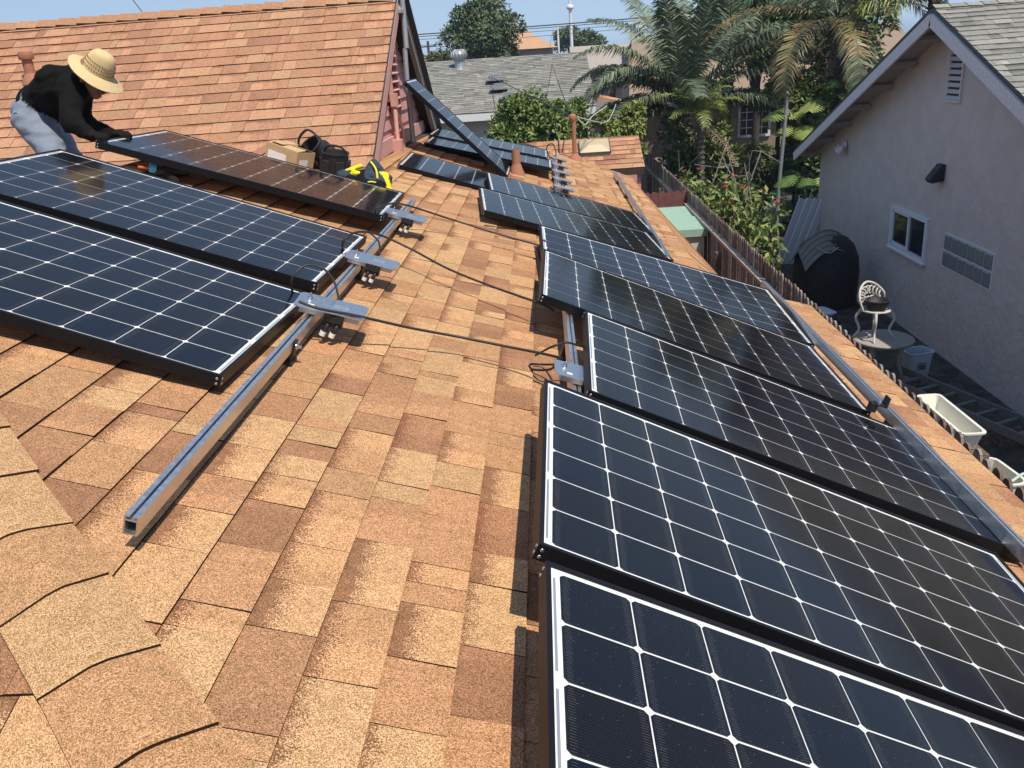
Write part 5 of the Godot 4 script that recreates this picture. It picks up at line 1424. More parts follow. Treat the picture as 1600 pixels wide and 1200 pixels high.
	# [yaw, rise, length, droop, leaflet, pairs, colours, width, hang]; yaw 0 points to +x, PI to -x
	for q in [[PI + 0.25, 0.7, 3.0, 1.7], [PI - 0.2, 0.95, 3.1, 1.8], [PI + 0.05, 0.4, 2.8, 1.3], [PI + 0.5, 0.9, 3.0, 1.6], [PI + 0.1, 0.85, 3.0, 1.9], [PI - 0.3, 0.5, 2.8, 1.6], [PI + 0.35, 0.25, 2.6, 1.3], [PI - 0.1, 0.1, 2.4, 1.1], [PI + 0.2, 1.15, 3.2, 1.6], [PI - 0.5, 1.2, 3.5, 1.2], [2.3, 1.3, 3.6, 0.8], [1.7, 1.35, 3.6, 0.7], [-2.0, 1.25, 3.4, 0.9],
		[-1.2, 1.3, 3.5, 0.8], [0.7, 1.3, 3.6, 0.9], [0.35, 1.1, 3.6, 1.1], [-0.4, 1.0, 3.5, 1.2], [0.1, 0.8, 3.4, 1.2], [-0.15, 0.6, 3.3, 1.1], [0.3, 0.4, 3.2, 1.0], [-0.5, 0.35, 3.0, 1.1], [0.0, 0.15, 2.8, 0.9], [-1.6, 0.7, 2.6, 1.4], [-2.5, 0.6, 2.6, 1.5]]:
		fr.append([q[0] + rf(-0.1, 0.1), q[1], q[2], q[3], 0.66, 95, pg, 0.042, rf(0.8, 1.2)])
	fr.append([PI, 0.95, 2.9, 2.3, 0.5, 50, tan_ + [pg[2]], 0.03, 0.8])
	fr.append([PI + 0.15, 0.4, 2.8, 1.6, 0.45, 46, tan_, 0.03, 0.9])
	fr.append([0.2, 0.3, 2.6, 1.5, 0.5, 46, tan_, 0.03, 1.1])
	palm("feather_palm", "large grey green feather palm left of centre, fronds over the grey roof", V(3.5, 0, -22.3), V(3.42, 2.95, -22.0), 0.2, fr, 6, pg)
	fr = []
	for k in 13: fr.append([TAU * k / 13.0 + rf(-0.2, 0.2), rf(0.5, 1.35), rf(2.6, 3.5), rf(1.0, 1.9), 0.65, 70, pg if k % 4 else tan_ + [pg[2]], 0.032, rf(0.6, 0.9)])
	palm("feather_palm", "second tall feather palm behind, between the first and the pipe pole", V(4.9, 0, -24.5), V(5.0, 3.7, -24.3), 0.18, fr, 3, pg)
	fr = []
	for k in 19: fr.append([TAU * k / 19.0 + rf(-0.2, 0.2), rf(-0.2, 1.2), rf(2.4, 3.2), rf(1.2, 2.2), 0.65, 66, pg if k % 3 else tan_, 0.034, rf(0.7, 1.1)])
	palm("dark_trunk_palm", "palm with a dark straight trunk beside the stucco gable", V(6.95, 0, -21.3), V(6.75, 4.7, -21.2), 0.19, fr, 5, pg, "dark_bark")
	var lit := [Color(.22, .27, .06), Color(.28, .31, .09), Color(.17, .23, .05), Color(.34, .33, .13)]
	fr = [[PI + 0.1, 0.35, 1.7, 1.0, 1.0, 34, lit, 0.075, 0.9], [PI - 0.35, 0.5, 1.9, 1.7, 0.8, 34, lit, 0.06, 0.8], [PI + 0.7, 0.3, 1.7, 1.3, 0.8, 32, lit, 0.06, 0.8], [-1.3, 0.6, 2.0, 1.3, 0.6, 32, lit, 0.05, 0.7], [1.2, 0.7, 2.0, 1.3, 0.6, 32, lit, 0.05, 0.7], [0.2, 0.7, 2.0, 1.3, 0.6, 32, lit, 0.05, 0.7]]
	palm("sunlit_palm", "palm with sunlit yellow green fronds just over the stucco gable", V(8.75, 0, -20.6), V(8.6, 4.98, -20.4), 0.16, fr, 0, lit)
	fr = []
	for k in 20: fr.append([TAU * k / 20.0 + rf(-0.2, 0.2), rf(0.2, 1.4), rf(0.7, 1.15), rf(0.8, 1.7), 0.30, 26, lit.slice(0, 3) + [Color(.13, .20, .045)], 0.022, 0.6])
	palm("young_palm", "young bright green palm in front of the feather palms", V(3.62, 0, -20.6), V(3.55, 3.0, -20.3), 0.09, fr, 2, lit)
	# climbing philodendron, bare stems and flowering shrubs
	var pn := ["philodendron with lobed sunlit leaves left of the stucco eave", "philodendron with lobed leaves climbing the dark palm trunk", "low philodendron leaf cluster under the stucco eave"]
	var po := [V(5.9, 0, -20.8), V(6.5, 0, -20.9), V(5.75, 0, -19.2)]
	for k in 3:
		var t := thing("philodendron", pn[k], "plant", po[k], "climbing philodendrons")
		mb = MB.new(); mb.tube(curve([V(0, 0, 0), V(0.1, 1.2, 0), V(0.0, 2.4 if k < 2 else 1.0, 0.1)], 4), 0.03, 6, 0.02); part(t, "stem", mb, M.dark_bark)
		for q in [16, 18, 9][k]:
			mb = MB.new()
			var y := rf(0.5, [3.0, 3.6, 1.7][k])
			var a := rf(0, TAU)
			lobed_leaf(mb, V(0.03, y - 0.3, 0), V(cos(a) * rf(0.3, 0.8), y, sin(a) * 0.45 + 0.25), rf(0.4, 0.62), pick([Color(.13, .20, .04), Color(.19, .25, .06), Color(.08, .14, .03), Color(.24, .29, .09)]))
			part(t, "leaf", mb, M.leaf)
	var sn := ["pale leaning bare stem left of the grid window", "pale crooked bare stem below the young palm", "thin grey stems beside the picket fence corner", "white forked dead branch under the palms"]
	for k in 4:
		var x: float = [4.75, 3.85, 3.1, 4.2][k]
		mb = MB.new()
		for q in 2: mb.tube(curve([V(x + rf(-0.25, 0.25), 0, -19.8 + rf(-0.4, 0.4)), V(x + rf(-0.25, 0.25), 0.9, -19.8), V(x + rf(-0.35, 0.35), rf(1.7, 2.6), -19.8 + rf(-0.3, 0.3))], 4), 0.022, 6, 0.010)
		for q in 2: mb.tube(curve([V(x + rf(-0.2, 0.2), rf(1.2, 2.0), -19.8), V(x + rf(-0.4, 0.4), rf(1.5, 2.2), -19.6), V(x + rf(-0.6, 0.6), rf(1.4, 2.4), -19.5)], 3), 0.014, 5, 0.006)
		solo("bare_stem", mb, M.bare_wood if k != 2 else M.bark, sn[k], "stem", "bare stems under the palms")
	var fl := ["flowering shrub with red bracts nearest along the fence", "second flowering shrub with red bracts by the fence", "third flowering shrub behind the picket fence", "fourth red flowered shrub from the near end of the fence", "farthest red flowered shrub along the fence"]
	var fs := [V(3.15, 0, -13.2), V(3.4, 0, -14.9), V(3.35, 0, -16.6), V(3.3, 0, -17.7), V(3.25, 0, -19.2)]
	for k in 5:
		var t := thing("flowering_shrub", fl[k], "shrub", fs[k], "red flowered shrubs along the fence")
		mb = MB.new()
		var tops := []
		for q in 9:
			var top := V(rf(-0.4, 0.4), rf(1.2, 2.05) - 0.1 * k, rf(-0.7, 0.7))
			if q < 3: top.y = 2.0 - 0.06 * k
			tops.append(top)
			mb.tube(curve([V(top.x * 0.2, 0, top.z * 0.2), V(top.x * 0.6, top.y * 0.6, top.z * 0.6), top], 3), 0.018, 5, 0.008)
		part(t, "stems", mb, M.dark_bark)
		mb = MB.new()
		for q in 700:
			var top: Vector3 = tops[q % 9]
			var f := rf(0.25, 1.0)
			var p := V(top.x * f, top.y * f, top.z * f) + rdir() * rf(0.02, 0.22)
			mb.col = pick([Color(.12, .17, .035), Color(.17, .22, .05), Color(.23, .26, .07), Color(.07, .11, .025)]) * rf(0.8, 1.2)
			leaf(mb, p, (rdir() + V(0, -0.5, 0)).normalized(), (rdir() + V(0, 0.9, 0.3)).normalized(), rf(0.12, 0.22), rf(0.05, 0.09))
		part(t, "foliage", mb, M.leaf)
		for q in 2:
			mb = MB.new()
			for j in 9:
				mb.col = Color(.50, .045, .03) * rf(0.8, 1.2)
				var a := TAU * j / 9
				leaf(mb, tops[q] + V(0, 0.03, 0), V(cos(a), rf(0.3, 1.1), sin(a)).normalized(), V(0, 1, 0.2).normalized(), rf(0.05, 0.09), 0.03)
			part(t, "flower", mb, M.leaf)
	# fan palm tuft peeping over the ridge
	var ft := thing("skyline_palm", "palm fronds peeping over the ridge beside the gable peak", "palm", V(-2.5, 0, -14.5))
	mb = MB.new(); mb.tube(PackedVector3Array([V(0, 0, 0), V(0, 5.6, 0)]), 0.14, 8); part(ft, "trunk", mb, M.bark)
	for k in 14:
		mb = MB.new(); frond(mb, V(0, 5.6, 0), TAU * k / 14.0, rf(-0.5, 0.7), rf(0.8, 1.0), rf(0.8, 1.4), 0.3, 26, [Color(.06, .11, .06), Color(.09, .14, .08)], 0.02, 0.6); part(ft, "frond", mb, M.frond)

# ---------------------------------------------------------------- soft shapes: a field of tapered capsules meshed as surface nets
func blob(mb: MB, bones: Array, cell: float, k: float, rough := 0.0, seed_ := 1) -> void:
	var lo := Vector3.INF; var hi := -Vector3.INF
	for b in bones:
		var r: float = maxf(b[2], b[3]) + 3.0 * k + cell * 2
		for e in 2:
			lo = lo.min(b[e] - Vector3.ONE * r); hi = hi.max(b[e] + Vector3.ONE * r)
	var nx := int((hi.x - lo.x) / cell) + 2; var ny := int((hi.y - lo.y) / cell) + 2; var nz := int((hi.z - lo.z) / cell) + 2
	var sum := PackedFloat32Array(); sum.resize(nx * ny * nz)
	for b in bones:
		var A: Vector3 = b[0]; var B: Vector3 = b[1]
		var ra: float = b[2]; var rb: float = b[3]
		var r: float = maxf(ra, rb) + 3.0 * k + cell
		var mn := ((A.min(B) - Vector3.ONE * r - lo) / cell).floor(); var mx := ((A.max(B) + Vector3.ONE * r - lo) / cell).ceil()
		var ab := B - A
		var l2 := maxf(ab.length_squared(), 1e-9)
		for z in range(maxi(0, int(mn.z)), mini(nz, int(mx.z) + 1)):
			for y in range(maxi(0, int(mn.y)), mini(ny, int(mx.y) + 1)):
				var row := (z * ny + y) * nx
				for x in range(maxi(0, int(mn.x)), mini(nx, int(mx.x) + 1)):
					var p := lo + Vector3(x, y, z) * cell
					var t := clampf((p - A).dot(ab) / l2, 0, 1)
					var d := p.distance_to(A + ab * t) - lerpf(ra, rb, t)
					if d < 3.0 * k + cell: sum[row + x] += exp(-maxf(d, -0.2) / k)
	var nz_ := FastNoiseLite.new(); nz_.frequency = 7.0; nz_.seed = seed_; nz_.fractal_octaves = 2
	var fld := PackedFloat32Array(); fld.resize(sum.size())
	for q in sum.size():
		fld[q] = -k * log(sum[q]) if sum[q] > 1e-6 else 4.0 * k + 0.02
	if rough > 0:
		for z in nz:
			for y in ny:
				for x in nx:
					var q := (z * ny + y) * nx + x
					if absf(fld[q]) < 0.06: fld[q] += rough * nz_.get_noise_3d(lo.x + x * cell, (lo.y + y * cell) * 1.6, lo.z + z * cell)
	var idx := {}
	var off := [0, 1, nx, nx + 1, nx * ny, nx * ny + 1, nx * ny + nx, nx * ny + nx + 1]
	var edges := [[0, 1], [2, 3], [4, 5], [6, 7], [0, 2], [1, 3], [4, 6], [5, 7], [0, 4], [1, 5], [2, 6], [3, 7]]
	for z in nz - 1:
		for y in ny - 1:
			for x in nx - 1:
				var q := (z * ny + y) * nx + x
				var m := 0
				for c in 8:
					if fld[q + off[c]] < 0: m |= 1 << c
				if m == 0 or m == 255: continue
				var s := Vector3.ZERO; var cnt := 0
				for e in edges:
					var a: float = fld[q + off[e[0]]]; var b2: float = fld[q + off[e[1]]]
					if (a < 0) != (b2 < 0):
						var t := a / (a - b2)
						var pa := Vector3(e[0] & 1, (e[0] >> 1) & 1, e[0] >> 2); var pb := Vector3(e[1] & 1, (e[1] >> 1) & 1, e[1] >> 2)
						s += pa.lerp(pb, t); cnt += 1
				var p := lo + (Vector3(x, y, z) + s / cnt) * cell
				var g := Vector3(fld[q + 1] - fld[q] + fld[q + off[7]] - fld[q + off[6]], fld[q + nx] - fld[q] + fld[q + off[7]] - fld[q + off[5]], fld[q + nx * ny] - fld[q] + fld[q + off[7]] - fld[q + off[3]])
				var best := 1e9
				for b in bones:
					var ab: Vector3 = b[1] - b[0]
					var t := clampf((p - b[0]).dot(ab) / maxf(ab.length_squared(), 1e-9), 0, 1)
					var d: float = p.distance_to(b[0] + ab * t) - lerpf(b[2], b[3], t)
					if d < best: best = d; mb.col = b[4]
				idx[q] = mb.add(p, g.normalized())
	for z in range(1, nz - 1):
		for y in range(1, ny - 1):
			for x in range(1, nx - 1):
				var q := (z * ny + y) * nx + x
				var a := fld[q] < 0
				for ax in 3:
					var st: int = [1, nx, nx * ny][ax]
					if a == (fld[q + st] < 0): continue
					var u: int = [nx, nx * ny, 1][ax]; var w: int = [nx * ny, 1, nx][ax]
					if not (idx.has(q) and idx.has(q - u) and idx.has(q - w) and idx.has(q - u - w)): continue
					var i0: int = idx[q]; var i1: int = idx[q - u]; var i2: int = idx[q - u - w]; var i3: int = idx[q - w]
					if a: mb.tri_i(i0, i1, i2); mb.tri_i(i0, i2, i3)
					else: mb.tri_i(i0, i2, i1); mb.tri_i(i0, i3, i2)

func worker() -> void:
	var t := thing("person", "worker in black shirt, jeans and straw hat bending over a panel", "person", V(-3.15, 3.78, -5.45))
	var o := -t.position
	var blk := Color(.008, .008, .009); var jean := Color(.20, .24, .31); var skin := Color(.28, .15, .09); var glove := Color(.012, .012, .014); var shoe := Color(.05, .035, .025)
	var J := {"hipN": V(-3.235, 4.245, -5.49), "hipF": V(-3.30, 4.265, -5.68), "pel": V(-3.27, 4.27, -5.58), "wai": V(-3.14, 4.355, -5.54), "che": V(-2.985, 4.425, -5.43), "nec": V(-2.83, 4.455, -5.36),
		"shN": V(-2.80, 4.395, -5.25), "shF": V(-2.87, 4.44, -5.52), "elN": V(-2.735, 4.225, -5.03), "wrN": V(-2.585, 4.155, -4.935), "elF": V(-2.86, 4.21, -5.40), "wrF": V(-2.62, 4.13, -5.25),
		"knN": V(-2.95, 3.865, -5.27), "knF": V(-3.12, 3.81, -5.76), "anN": V(-3.33, 3.72, -5.42), "anF": V(-3.50, 3.665, -5.84), "toN": V(-3.46, 3.67, -5.47), "toF": V(-3.63, 3.615, -5.88)}
	var B := func(a: String, b: String, ra: float, rb: float, c: Color) -> Array: return [J[a] + o, J[b] + o, ra, rb, c]
	var bones := [B.call("hipN", "hipF", 0.105, 0.105, jean), B.call("pel", "wai", 0.118, 0.105, jean), B.call("wai", "che", 0.118, 0.125, blk), B.call("che", "nec", 0.12, 0.085, blk),
		B.call("shN", "shF", 0.085, 0.085, blk), B.call("shN", "elN", 0.075, 0.058, blk), B.call("elN", "wrN", 0.055, 0.036, blk), B.call("shF", "elF", 0.072, 0.056, blk), B.call("elF", "wrF", 0.054, 0.036, blk),
		B.call("hipN", "knN", 0.105, 0.076, jean), B.call("hipF", "knF", 0.105, 0.076, jean), B.call("knN", "anN", 0.070, 0.046, jean), B.call("knF", "anF", 0.070, 0.046, jean), B.call("anN", "toN", 0.045, 0.035, shoe), B.call("anF", "toF", 0.045, 0.035, shoe)]
	bones.append([V(-2.83, 4.45, -5.355) + o, V(-2.70, 4.46, -5.30) + o, 0.052, 0.05, skin])
	var mb := MB.new()
	blob(mb, bones, 0.015, 0.014, 0.016, 4)
	# head: skull, jaw, nose, brow, ear, chin; the face looks down to the right
	var hc := V(-2.665, 4.465, -5.275) + o
	var f := V(0.80, -0.56, 0.20).normalized(); var up := V(0.55, 0.80, 0.05).normalized(); var sd := f.cross(up).normalized()
	var hd := [[hc - f * 0.02 + up * 0.025, hc + f * 0.015 + up * 0.02, 0.082, 0.078, skin], [hc + f * 0.03 - up * 0.05, hc + f * 0.05 - up * 0.085, 0.052, 0.03, skin], [hc + f * 0.088 + up * 0.01, hc + f * 0.108 - up * 0.028, 0.011, 0.016, skin],
		[hc + f * 0.075 + up * 0.028 - sd * 0.03, hc + f * 0.075 + up * 0.028 + sd * 0.03, 0.018, 0.018, skin], [hc + f * 0.082 - up * 0.055 - sd * 0.015, hc + f * 0.082 - up * 0.055 + sd * 0.015, 0.012, 0.012, Color(.22, .09, .06)],
		[hc - sd * 0.08 - f * 0.005, hc - sd * 0.085 - up * 0.03, 0.016, 0.012, skin], [hc + sd * 0.08 - f * 0.005, hc + sd * 0.085 - up * 0.03, 0.016, 0.012, skin], [hc - f * 0.055 + up * 0.0, hc - f * 0.06 - up * 0.04, 0.06, 0.045, Color(.012, .01, .009)],
		[hc + f * 0.080 + up * 0.006 - sd * 0.032, hc + f * 0.081 + up * 0.006 - sd * 0.030, 0.010, 0.010, Color(.03, .02, .02)], [hc + f * 0.080 + up * 0.006 + sd * 0.032, hc + f * 0.081 + up * 0.006 + sd * 0.030, 0.010, 0.010, Color(.03, .02, .02)]]
	blob(mb, hd, 0.007, 0.006)
	# hands: palm, four curled fingers over the panel edge, thumb below
	for s in 2:
		var wr: Vector3 = [J.wrN, J.wrF][s] + o
		var g: Vector3 = [V(-2.522, 4.128, -4.90), V(-2.536, 4.113, -5.21)][s] + o
		var d := (g - wr); d.y = 0; d = d.normalized()
		var x := d.cross(Vector3.UP).normalized()
		var palm_ := g - d * 0.035 + V(0, 0.022, 0)
		var hn := [[wr, palm_, 0.030, 0.022, glove], [palm_ - x * 0.022, palm_ + x * 0.022, 0.020, 0.020, glove]]
		for q in 4:
			var off: Vector3 = x * (-0.033 + 0.022 * q)
			var L: float = [0.9, 1.05, 1.0, 0.8][q]
			var k0: Vector3 = palm_ + off * 0.9 + d * 0.012; var k1: Vector3 = k0 + (d * 0.034 + V(0, 0.002, 0)) * L; var k2: Vector3 = k1 + (d * 0.022 - V(0, 0.014, 0)) * L; var k3: Vector3 = k2 + (d * 0.006 - V(0, 0.016, 0)) * L
			hn.append([k0, k1, 0.0105, 0.0098, glove]); hn.append([k1, k2, 0.0098, 0.009, glove]); hn.append([k2, k3, 0.009, 0.008, glove])
		var t0: Vector3 = palm_ - x * 0.03 - d * 0.01; var t1: Vector3 = t0 - x * 0.02 + d * 0.02 - V(0, 0.012, 0); var t2: Vector3 = t1 + d * 0.025 - V(0, 0.016, 0) + x * 0.008
		hn.append([t0, t1, 0.013, 0.011, glove]); hn.append([t1, t2, 0.011, 0.009, glove])
		blob(mb, hn, 0.0055, 0.003)
	part(t, "body", mb, M.cloth)
	# straw hat: woven crown with two rows of open work and a wide dipping brim
	var hat := Node3D.new(); hat.name = "straw_hat"; t.add_child(hat)
	var ax := V(0.64, 0.75, 0.12).normalized()
	var hx := V(0.86, -0.50, -0.05); hx = (hx - ax * hx.dot(ax)).normalized()
	hat.transform = Transform3D(Basis(hx, ax, hx.cross(ax)), V(-2.628, 4.492, -5.262) + o)
	mb = MB.new()
	mb.lathe(T(Vector3.ZERO), [Vector2(0.080, 0.0), Vector2(0.082, 0.004), Vector2(0.075, 0.06), Vector2(0.064, 0.10), Vector2(0.046, 0.122), Vector2(0.02, 0.128), Vector2(0, 0.124)], 28, 1.1, 0.95)
	part(hat, "crown", mb, M.straw)
	mb = MB.new()
	var prev := []
	for ring in 5:
		var row := []
		var r: float = [0.079, 0.095, 0.115, 0.138, 0.152][ring]
		for k in 37:
			var a := TAU * k / 36
			var dip: float = [0.003, 0.003, -0.002, -0.010, -0.014][ring] - 0.010 * ring * 0.25 * cos(2 * a) * -1.0 - 0.006 * ring * maxf(0, cos(a))
			row.append(V(cos(a) * r * 1.08, dip, -sin(a) * r))
		if ring > 0:
			for k in 36:
				mb.quad(prev[k], row[k], row[k + 1], prev[k + 1])
				mb.quad(prev[k] - V(0, 0.003, 0), prev[k + 1] - V(0, 0.003, 0), row[k + 1] - V(0, 0.003, 0), row[k] - V(0, 0.003, 0))
		prev = row
	for k in 36: mb.quad(prev[k], prev[k] - V(0, 0.003, 0), prev[k + 1] - V(0, 0.003, 0), prev[k + 1])
	part(hat, "brim", mb, M.straw)
	mb = MB.new()
	for rw in 3:
		for k in 34:
			var a := TAU * k / 34
			var r: float = [0.0815, 0.0785, 0.0755][rw]
			mb.box(T(V(cos(a) * r * 1.1, [0.024, 0.046, 0.066][rw], -sin(a) * r * 0.95), Basis(V(0, 1, 0), a)), V(0.003, 0.007, 0.006))
	part(hat, "open_work", mb, M.straw_dark)
	mb = MB.new(); mb.tube(curve([V(-2.615, 4.41, -5.21) + o, V(-2.60, 4.37, -5.19) + o, V(-2.605, 4.345, -5.185) + o], 4), 0.004, 5); part(t, "chin_cord", mb, M.straw_dark)
	# hem of the shirt over the belt
	mb = MB.new()
	mb.col = blk
	var sp: Vector3 = (J.che - J.pel).normalized()
	var s1 := sp.cross(V(0.3, 0, 1)).normalized(); var s2 := sp.cross(s1)
	var hem := PackedVector3Array()
	for k in 25:
		var an := TAU * k / 24
		hem.append(J.pel.lerp(J.wai, 0.62) + o + s1 * cos(an) * 0.118 + s2 * sin(an) * 0.132 + sp * 0.012 * sin(3 * an))
	mb.tube(hem, 0.020, 7, -1, false)
	part(t, "shirt_hem", mb, M.cloth)
	# belt, pocket and the tools in it
	mb = MB.new()
	for k in 3:
		mb.box(T(V(-3.262 + 0.014 * k, 4.292 - 0.006 * k, -5.388) + o, Basis(V(0, 0, 1), 1.15)), V(0.006, 0.038, 0.010))
	part(t, "pocket_tools", mb, M.cyan_tape)

func stuff_on_roof() -> void:
	# cardboard box
	var b := thing("cardboard_box", "open cardboard box with white labels on the shingles", "box", V(-1.86, roof_y(-1.86) + 0.012, -6.20))
	b.basis = Basis(V(0, 0, 1), -atan(SL)) * Basis(V(0, 1, 0), -0.42)
	var mb := MB.new()
	mb.bx(V(0, 0.07, 0.095), V(0.28, 0.14, 0.006)); mb.bx(V(0, 0.07, -0.095), V(0.28, 0.14, 0.006)); mb.bx(V(0.137, 0.07, 0), V(0.006, 0.14, 0.184)); mb.bx(V(-0.137, 0.07, 0), V(0.006, 0.14, 0.184)); mb.bx(V(0, 0.003, 0), V(0.268, 0.006, 0.184))
	part(b, "carton", mb, M.cardboard)
	for q in [[V(0.0, 0.147, 0.05), 0.12, V(0.27, 0.004, 0.09)], [V(0.0, 0.150, -0.045), -0.2, V(0.27, 0.004, 0.10)], [V(-0.06, 0.157, 0.0), 0.0, V(0.10, 0.004, 0.18)]]:
		mb = MB.new(); mb.box(T(q[0], Basis(V(1, 0, 0), q[1])), q[2]); part(b, "flap", mb, M.cardboard)
	mb = MB.new(); mb.bx(V(-0.035, 0.06, 0.099), V(0.16, 0.07, 0.002)); mb.bx(V(0.141, 0.055, 0.02), V(0.002, 0.06, 0.09)); part(b, "paper_label", mb, M.sticker)
	# black round tool bag lying open
	var g := thing("tool_bag", "black round tool bag lying open behind the cardboard box", "bag", V(-1.70, roof_y(-1.70) + 0.105, -6.50))
	g.basis = Basis(V(0, 1, 0), -0.35) * Basis(V(1, 0, 0), 0.75) * Basis(V(0, 0, 1), 0.35) * Basis().scaled(V(0.86, 0.95, 0.80))
	mb = MB.new()
	mb.lathe(T(Vector3.ZERO), [Vector2(0, -0.12), Vector2(0.10, -0.12), Vector2(0.125, -0.10), Vector2(0.13, 0.0), Vector2(0.135, 0.10), Vector2(0.145, 0.105), Vector2(0.140, 0.118), Vector2(0.122, 0.112), Vector2(0.115, -0.09), Vector2(0, -0.10)], 26, 1.05, 0.85)
	part(g, "shell", mb, M.black_bag)
	for k in 7:
		mb = MB.new(); var a := TAU * k / 7 + 0.3
		mb.box(T(V(cos(a) * 0.142, -0.02, -sin(a) * 0.118), Basis(V(0, 1, 0), a)), V(0.02, 0.13, 0.075)); part(g, "pocket", mb, M.black_bag)
	mb = MB.new(); mb.tube(curve([V(-0.14, 0.10, 0), V(-0.09, 0.17, -0.06), V(0.02, 0.19, -0.11), V(0.12, 0.16, -0.06), V(0.14, 0.10, 0)], 5), 0.010, 6); part(g, "handle", mb, M.black_bag)
	mb = MB.new(); mb.bx(V(-0.155, 0.03, 0.03), V(0.012, 0.04, 0.035)); part(g, "green_tag", mb, M.green_tag)
	# black pouch
	g = thing("tool_pouch", "upright black bucket pouch right of the cardboard box", "pouch", V(-1.565, roof_y(-1.565) + 0.005, -6.34))
	g.basis = Basis(V(0, 0, 1), -0.2) * Basis(V(1, 0, 0), 0.12)
	mb = MB.new()
	mb.lathe(T(Vector3.ZERO), [Vector2(0, 0.0), Vector2(0.075, 0.0), Vector2(0.085, 0.02), Vector2(0.09, 0.12), Vector2(0.095, 0.175), Vector2(0.10, 0.18), Vector2(0.085, 0.178), Vector2(0.078, 0.03), Vector2(0, 0.03)], 20)
	part(g, "shell", mb, M.black_bag)
	for k in 6:
		mb = MB.new(); var a := TAU * k / 6
		mb.box(T(V(cos(a) * 0.097, 0.075, -sin(a) * 0.097), Basis(V(0, 1, 0), a)), V(0.022, 0.11, 0.06)); part(g, "pocket", mb, M.black_bag)
	mb = MB.new(); mb.tube(curve([V(-0.09, 0.17, 0), V(-0.05, 0.225, 0.02), V(0.04, 0.225, 0.02), V(0.09, 0.17, 0)], 5), 0.009, 6); part(g, "handle", mb, M.black_bag)
	# slumped navy and yellow bag
	g = thing("harness_bag", "slumped navy and yellow bag on the shingles", "bag", V(-1.30, roof_y(-1.30), -6.16))
	var nv := Color(.04, .06, .09); var ye := Color(.78, .64, .03); var bk := Color(.015, .015, .017)
	mb = MB.new()
	blob(mb, [[V(-0.14, 0.10, 0.0), V(0.08, 0.05, 0.02), 0.065, 0.075, nv], [V(0.03, 0.10, -0.03), V(0.06, 0.19, -0.04), 0.07, 0.022, nv], [V(0.06, 0.19, -0.04), V(0.14, 0.06, 0.0), 0.02, 0.05, nv], [V(-0.10, 0.08, 0.06), V(0.10, 0.03, 0.08), 0.04, 0.045, bk],
		[V(0.135, 0.10, 0.02), V(0.155, -0.01, 0.05), 0.028, 0.032, ye], [V(0.0, 0.04, 0.09), V(0.09, 0.02, 0.10), 0.03, 0.03, nv], [V(-0.02, 0.13, 0.04), V(-0.01, 0.06, 0.09), 0.024, 0.03, bk], [V(-0.22, 0.115, 0.03), V(-0.12, 0.08, 0.05), 0.02, 0.035, bk]], 0.011, 0.011, 0.02, 9)
	part(g, "bag_body", mb, M.cloth)
	mb = MB.new()
	blob(mb, [[V(-0.13, 0.150, 0.02), V(-0.03, 0.172, 0.0), 0.010, 0.018, ye], [V(-0.12, 0.132, 0.06), V(-0.03, 0.135, 0.06), 0.010, 0.012, ye], [V(-0.09, 0.148, 0.02), V(-0.06, 0.138, 0.06), 0.013, 0.013, ye]], 0.009, 0.010, 0.008, 3)
	part(g, "yellow_flap", mb, M.cloth)
	mb = MB.new(); mb.tube(curve([V(0.05, 0.20, 0.0), V(0.09, 0.15, 0.05), V(0.10, 0.09, 0.085)], 4), 0.008, 5); mb.tube(curve([V(0.0, 0.06, 0.115), V(0.06, 0.075, 0.12), V(0.12, 0.05, 0.105)], 4), 0.007, 5); part(g, "strap", mb, M.yellow_bag)
	# small things
	mb = MB.new(); mb.box(T(on_roof(-1.50, -6.02, 0.035), Basis(V(0, 0, 1), -0.3) * Basis(V(0, 1, 0), 0.3)), V(0.11, 0.035, 0.05)); mb.tube(PackedVector3Array([on_roof(-1.44, -6.03, 0.03), on_roof(-1.40, -6.04, 0.032)]), 0.014, 8)
	solo("white_tube", mb, M.white_plastic, "small white sealant tube beside the navy bag", "tube")
	g = thing("cordless_drill", "black drill with cyan tape lying under the held panel", "drill", on_roof(-2.20, -4.93, 0.03))
	g.basis = Basis(V(0, 0, 1), -atan(SL)) * Basis(V(0, 1, 0), 0.5)
	mb = MB.new(); mb.tube(curve([V(-0.06, 0.01, 0), V(0.02, 0.02, 0), V(0.12, 0.035, 0)], 4), 0.026, 10); mb.tube(curve([V(0.0, 0.01, 0.0), V(0.03, 0.0, 0.07), V(0.04, 0.0, 0.12)], 4), 0.020, 8); part(g, "body", mb, M.black_plastic)
	mb = MB.new(); mb.tube(PackedVector3Array([V(-0.09, 0.025, 0.0), V(-0.055, 0.025, 0)]), 0.028, 10); part(g, "tape", mb, M.cyan_tape)
	mb = MB.new(); mb.tube(PackedVector3Array([V(-0.15, 0.02, 0.01), V(-0.09, 0.022, 0)]), 0.008, 6); part(g, "bit", mb, M.orange_tool)
	# metal valley strip where the upper roof meets the main roof
	mb = MB.new(); mb.bar(V(-2.11, roof_y(-2.11) + 0.02, -6.25), V(-2.19, roof_y(-2.19) + 0.02, -7.1), 0.07, 0.006, V(0.3, 0.9, 0.1))
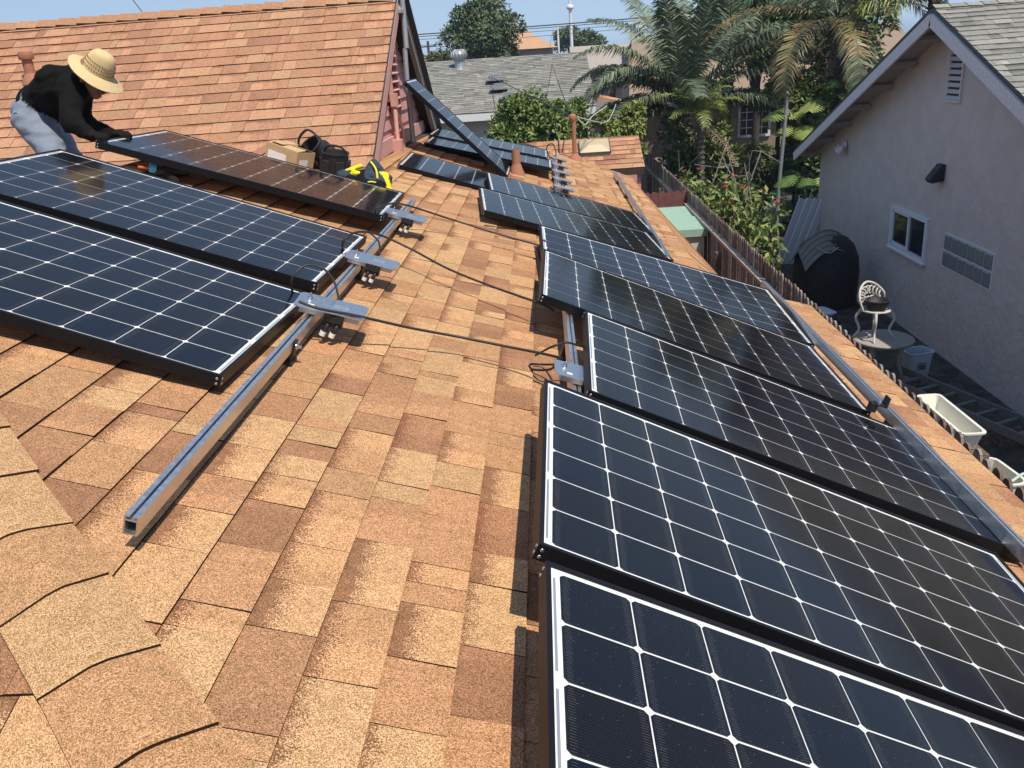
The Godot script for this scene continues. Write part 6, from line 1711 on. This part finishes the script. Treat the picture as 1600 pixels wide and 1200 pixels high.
	mb.bar(V(-2.12, roof_y(-2.12) + 0.016, -7.05), V(-1.62, roof_y(-1.62) + 0.016, -6.78), 0.10, 0.006, V(0.3, 0.9, 0.25))
	solo("valley_flashing", mb, M.rust_pipe, "brown metal flashing where the two roofs meet behind the bags", "flashing")

func extras() -> void:
	fence()
	neighbour()
	yard()
	beyond()
	worker()
	stuff_on_roof()

func _ready() -> void:
	rng.seed = 20240
	# camera, matched to the photograph (focal length 1320 px on 1600 x 1200)
	var cam := Camera3D.new()
	cam.name = "camera"
	cam.fov = rad_to_deg(2.0 * atan(600.0 / 1320.0))
	cam.near = 0.05; cam.far = 3000.0
	cam.transform = Transform3D(Basis(V(0.99718, -0.06807, -0.03176), V(0.052, 0.9307, -0.36206), V(0.0542, 0.35938, 0.93161)).orthonormalized(), EYE)
	add_child(cam)
	cam.current = true
	# sky and air
	var we := WorldEnvironment.new()
	we.name = "world_environment"
	var env := Environment.new()
	env.background_mode = Environment.BG_SKY
	var sky := Sky.new()
	var sm := ProceduralSkyMaterial.new()
	sm.sky_top_color = lin(.21, .35, .60)
	sm.sky_horizon_color = lin(.50, .67, .86)
	sm.sky_curve = 0.16
	sm.ground_bottom_color = lin(.12, .10, .08); sm.ground_horizon_color = lin(.40, .48, .55)
	sm.sun_angle_max = 8.0; sm.sun_curve = 0.1
	sky.sky_material = sm
	env.sky = sky
	env.background_energy_multiplier = 0.88
	env.tonemap_mode = Environment.TONE_MAPPER_LINEAR
	env.tonemap_exposure = 1.15
	env.sdfgi_enabled = true; env.ssao_enabled = true; env.ssil_enabled = true
	env.fog_enabled = true; env.fog_density = 0.0006; env.fog_light_color = lin(.55, .68, .85)
	we.environment = env
	add_child(we)
	# sun: high, from behind the camera and to the right
	var sun := DirectionalLight3D.new()
	sun.name = "sun"
	sun.light_energy = 1.45; sun.light_color = Color(1.0, 0.955, 0.88); sun.light_angular_distance = 0.53
	sun.shadow_enabled = true
	sun.basis = Basis.looking_at(SUN_WAY.normalized(), Vector3.UP)
	add_child(sun)

	materials()
	setting()
	pink_house()
	panels()
	hardware()
	extras()
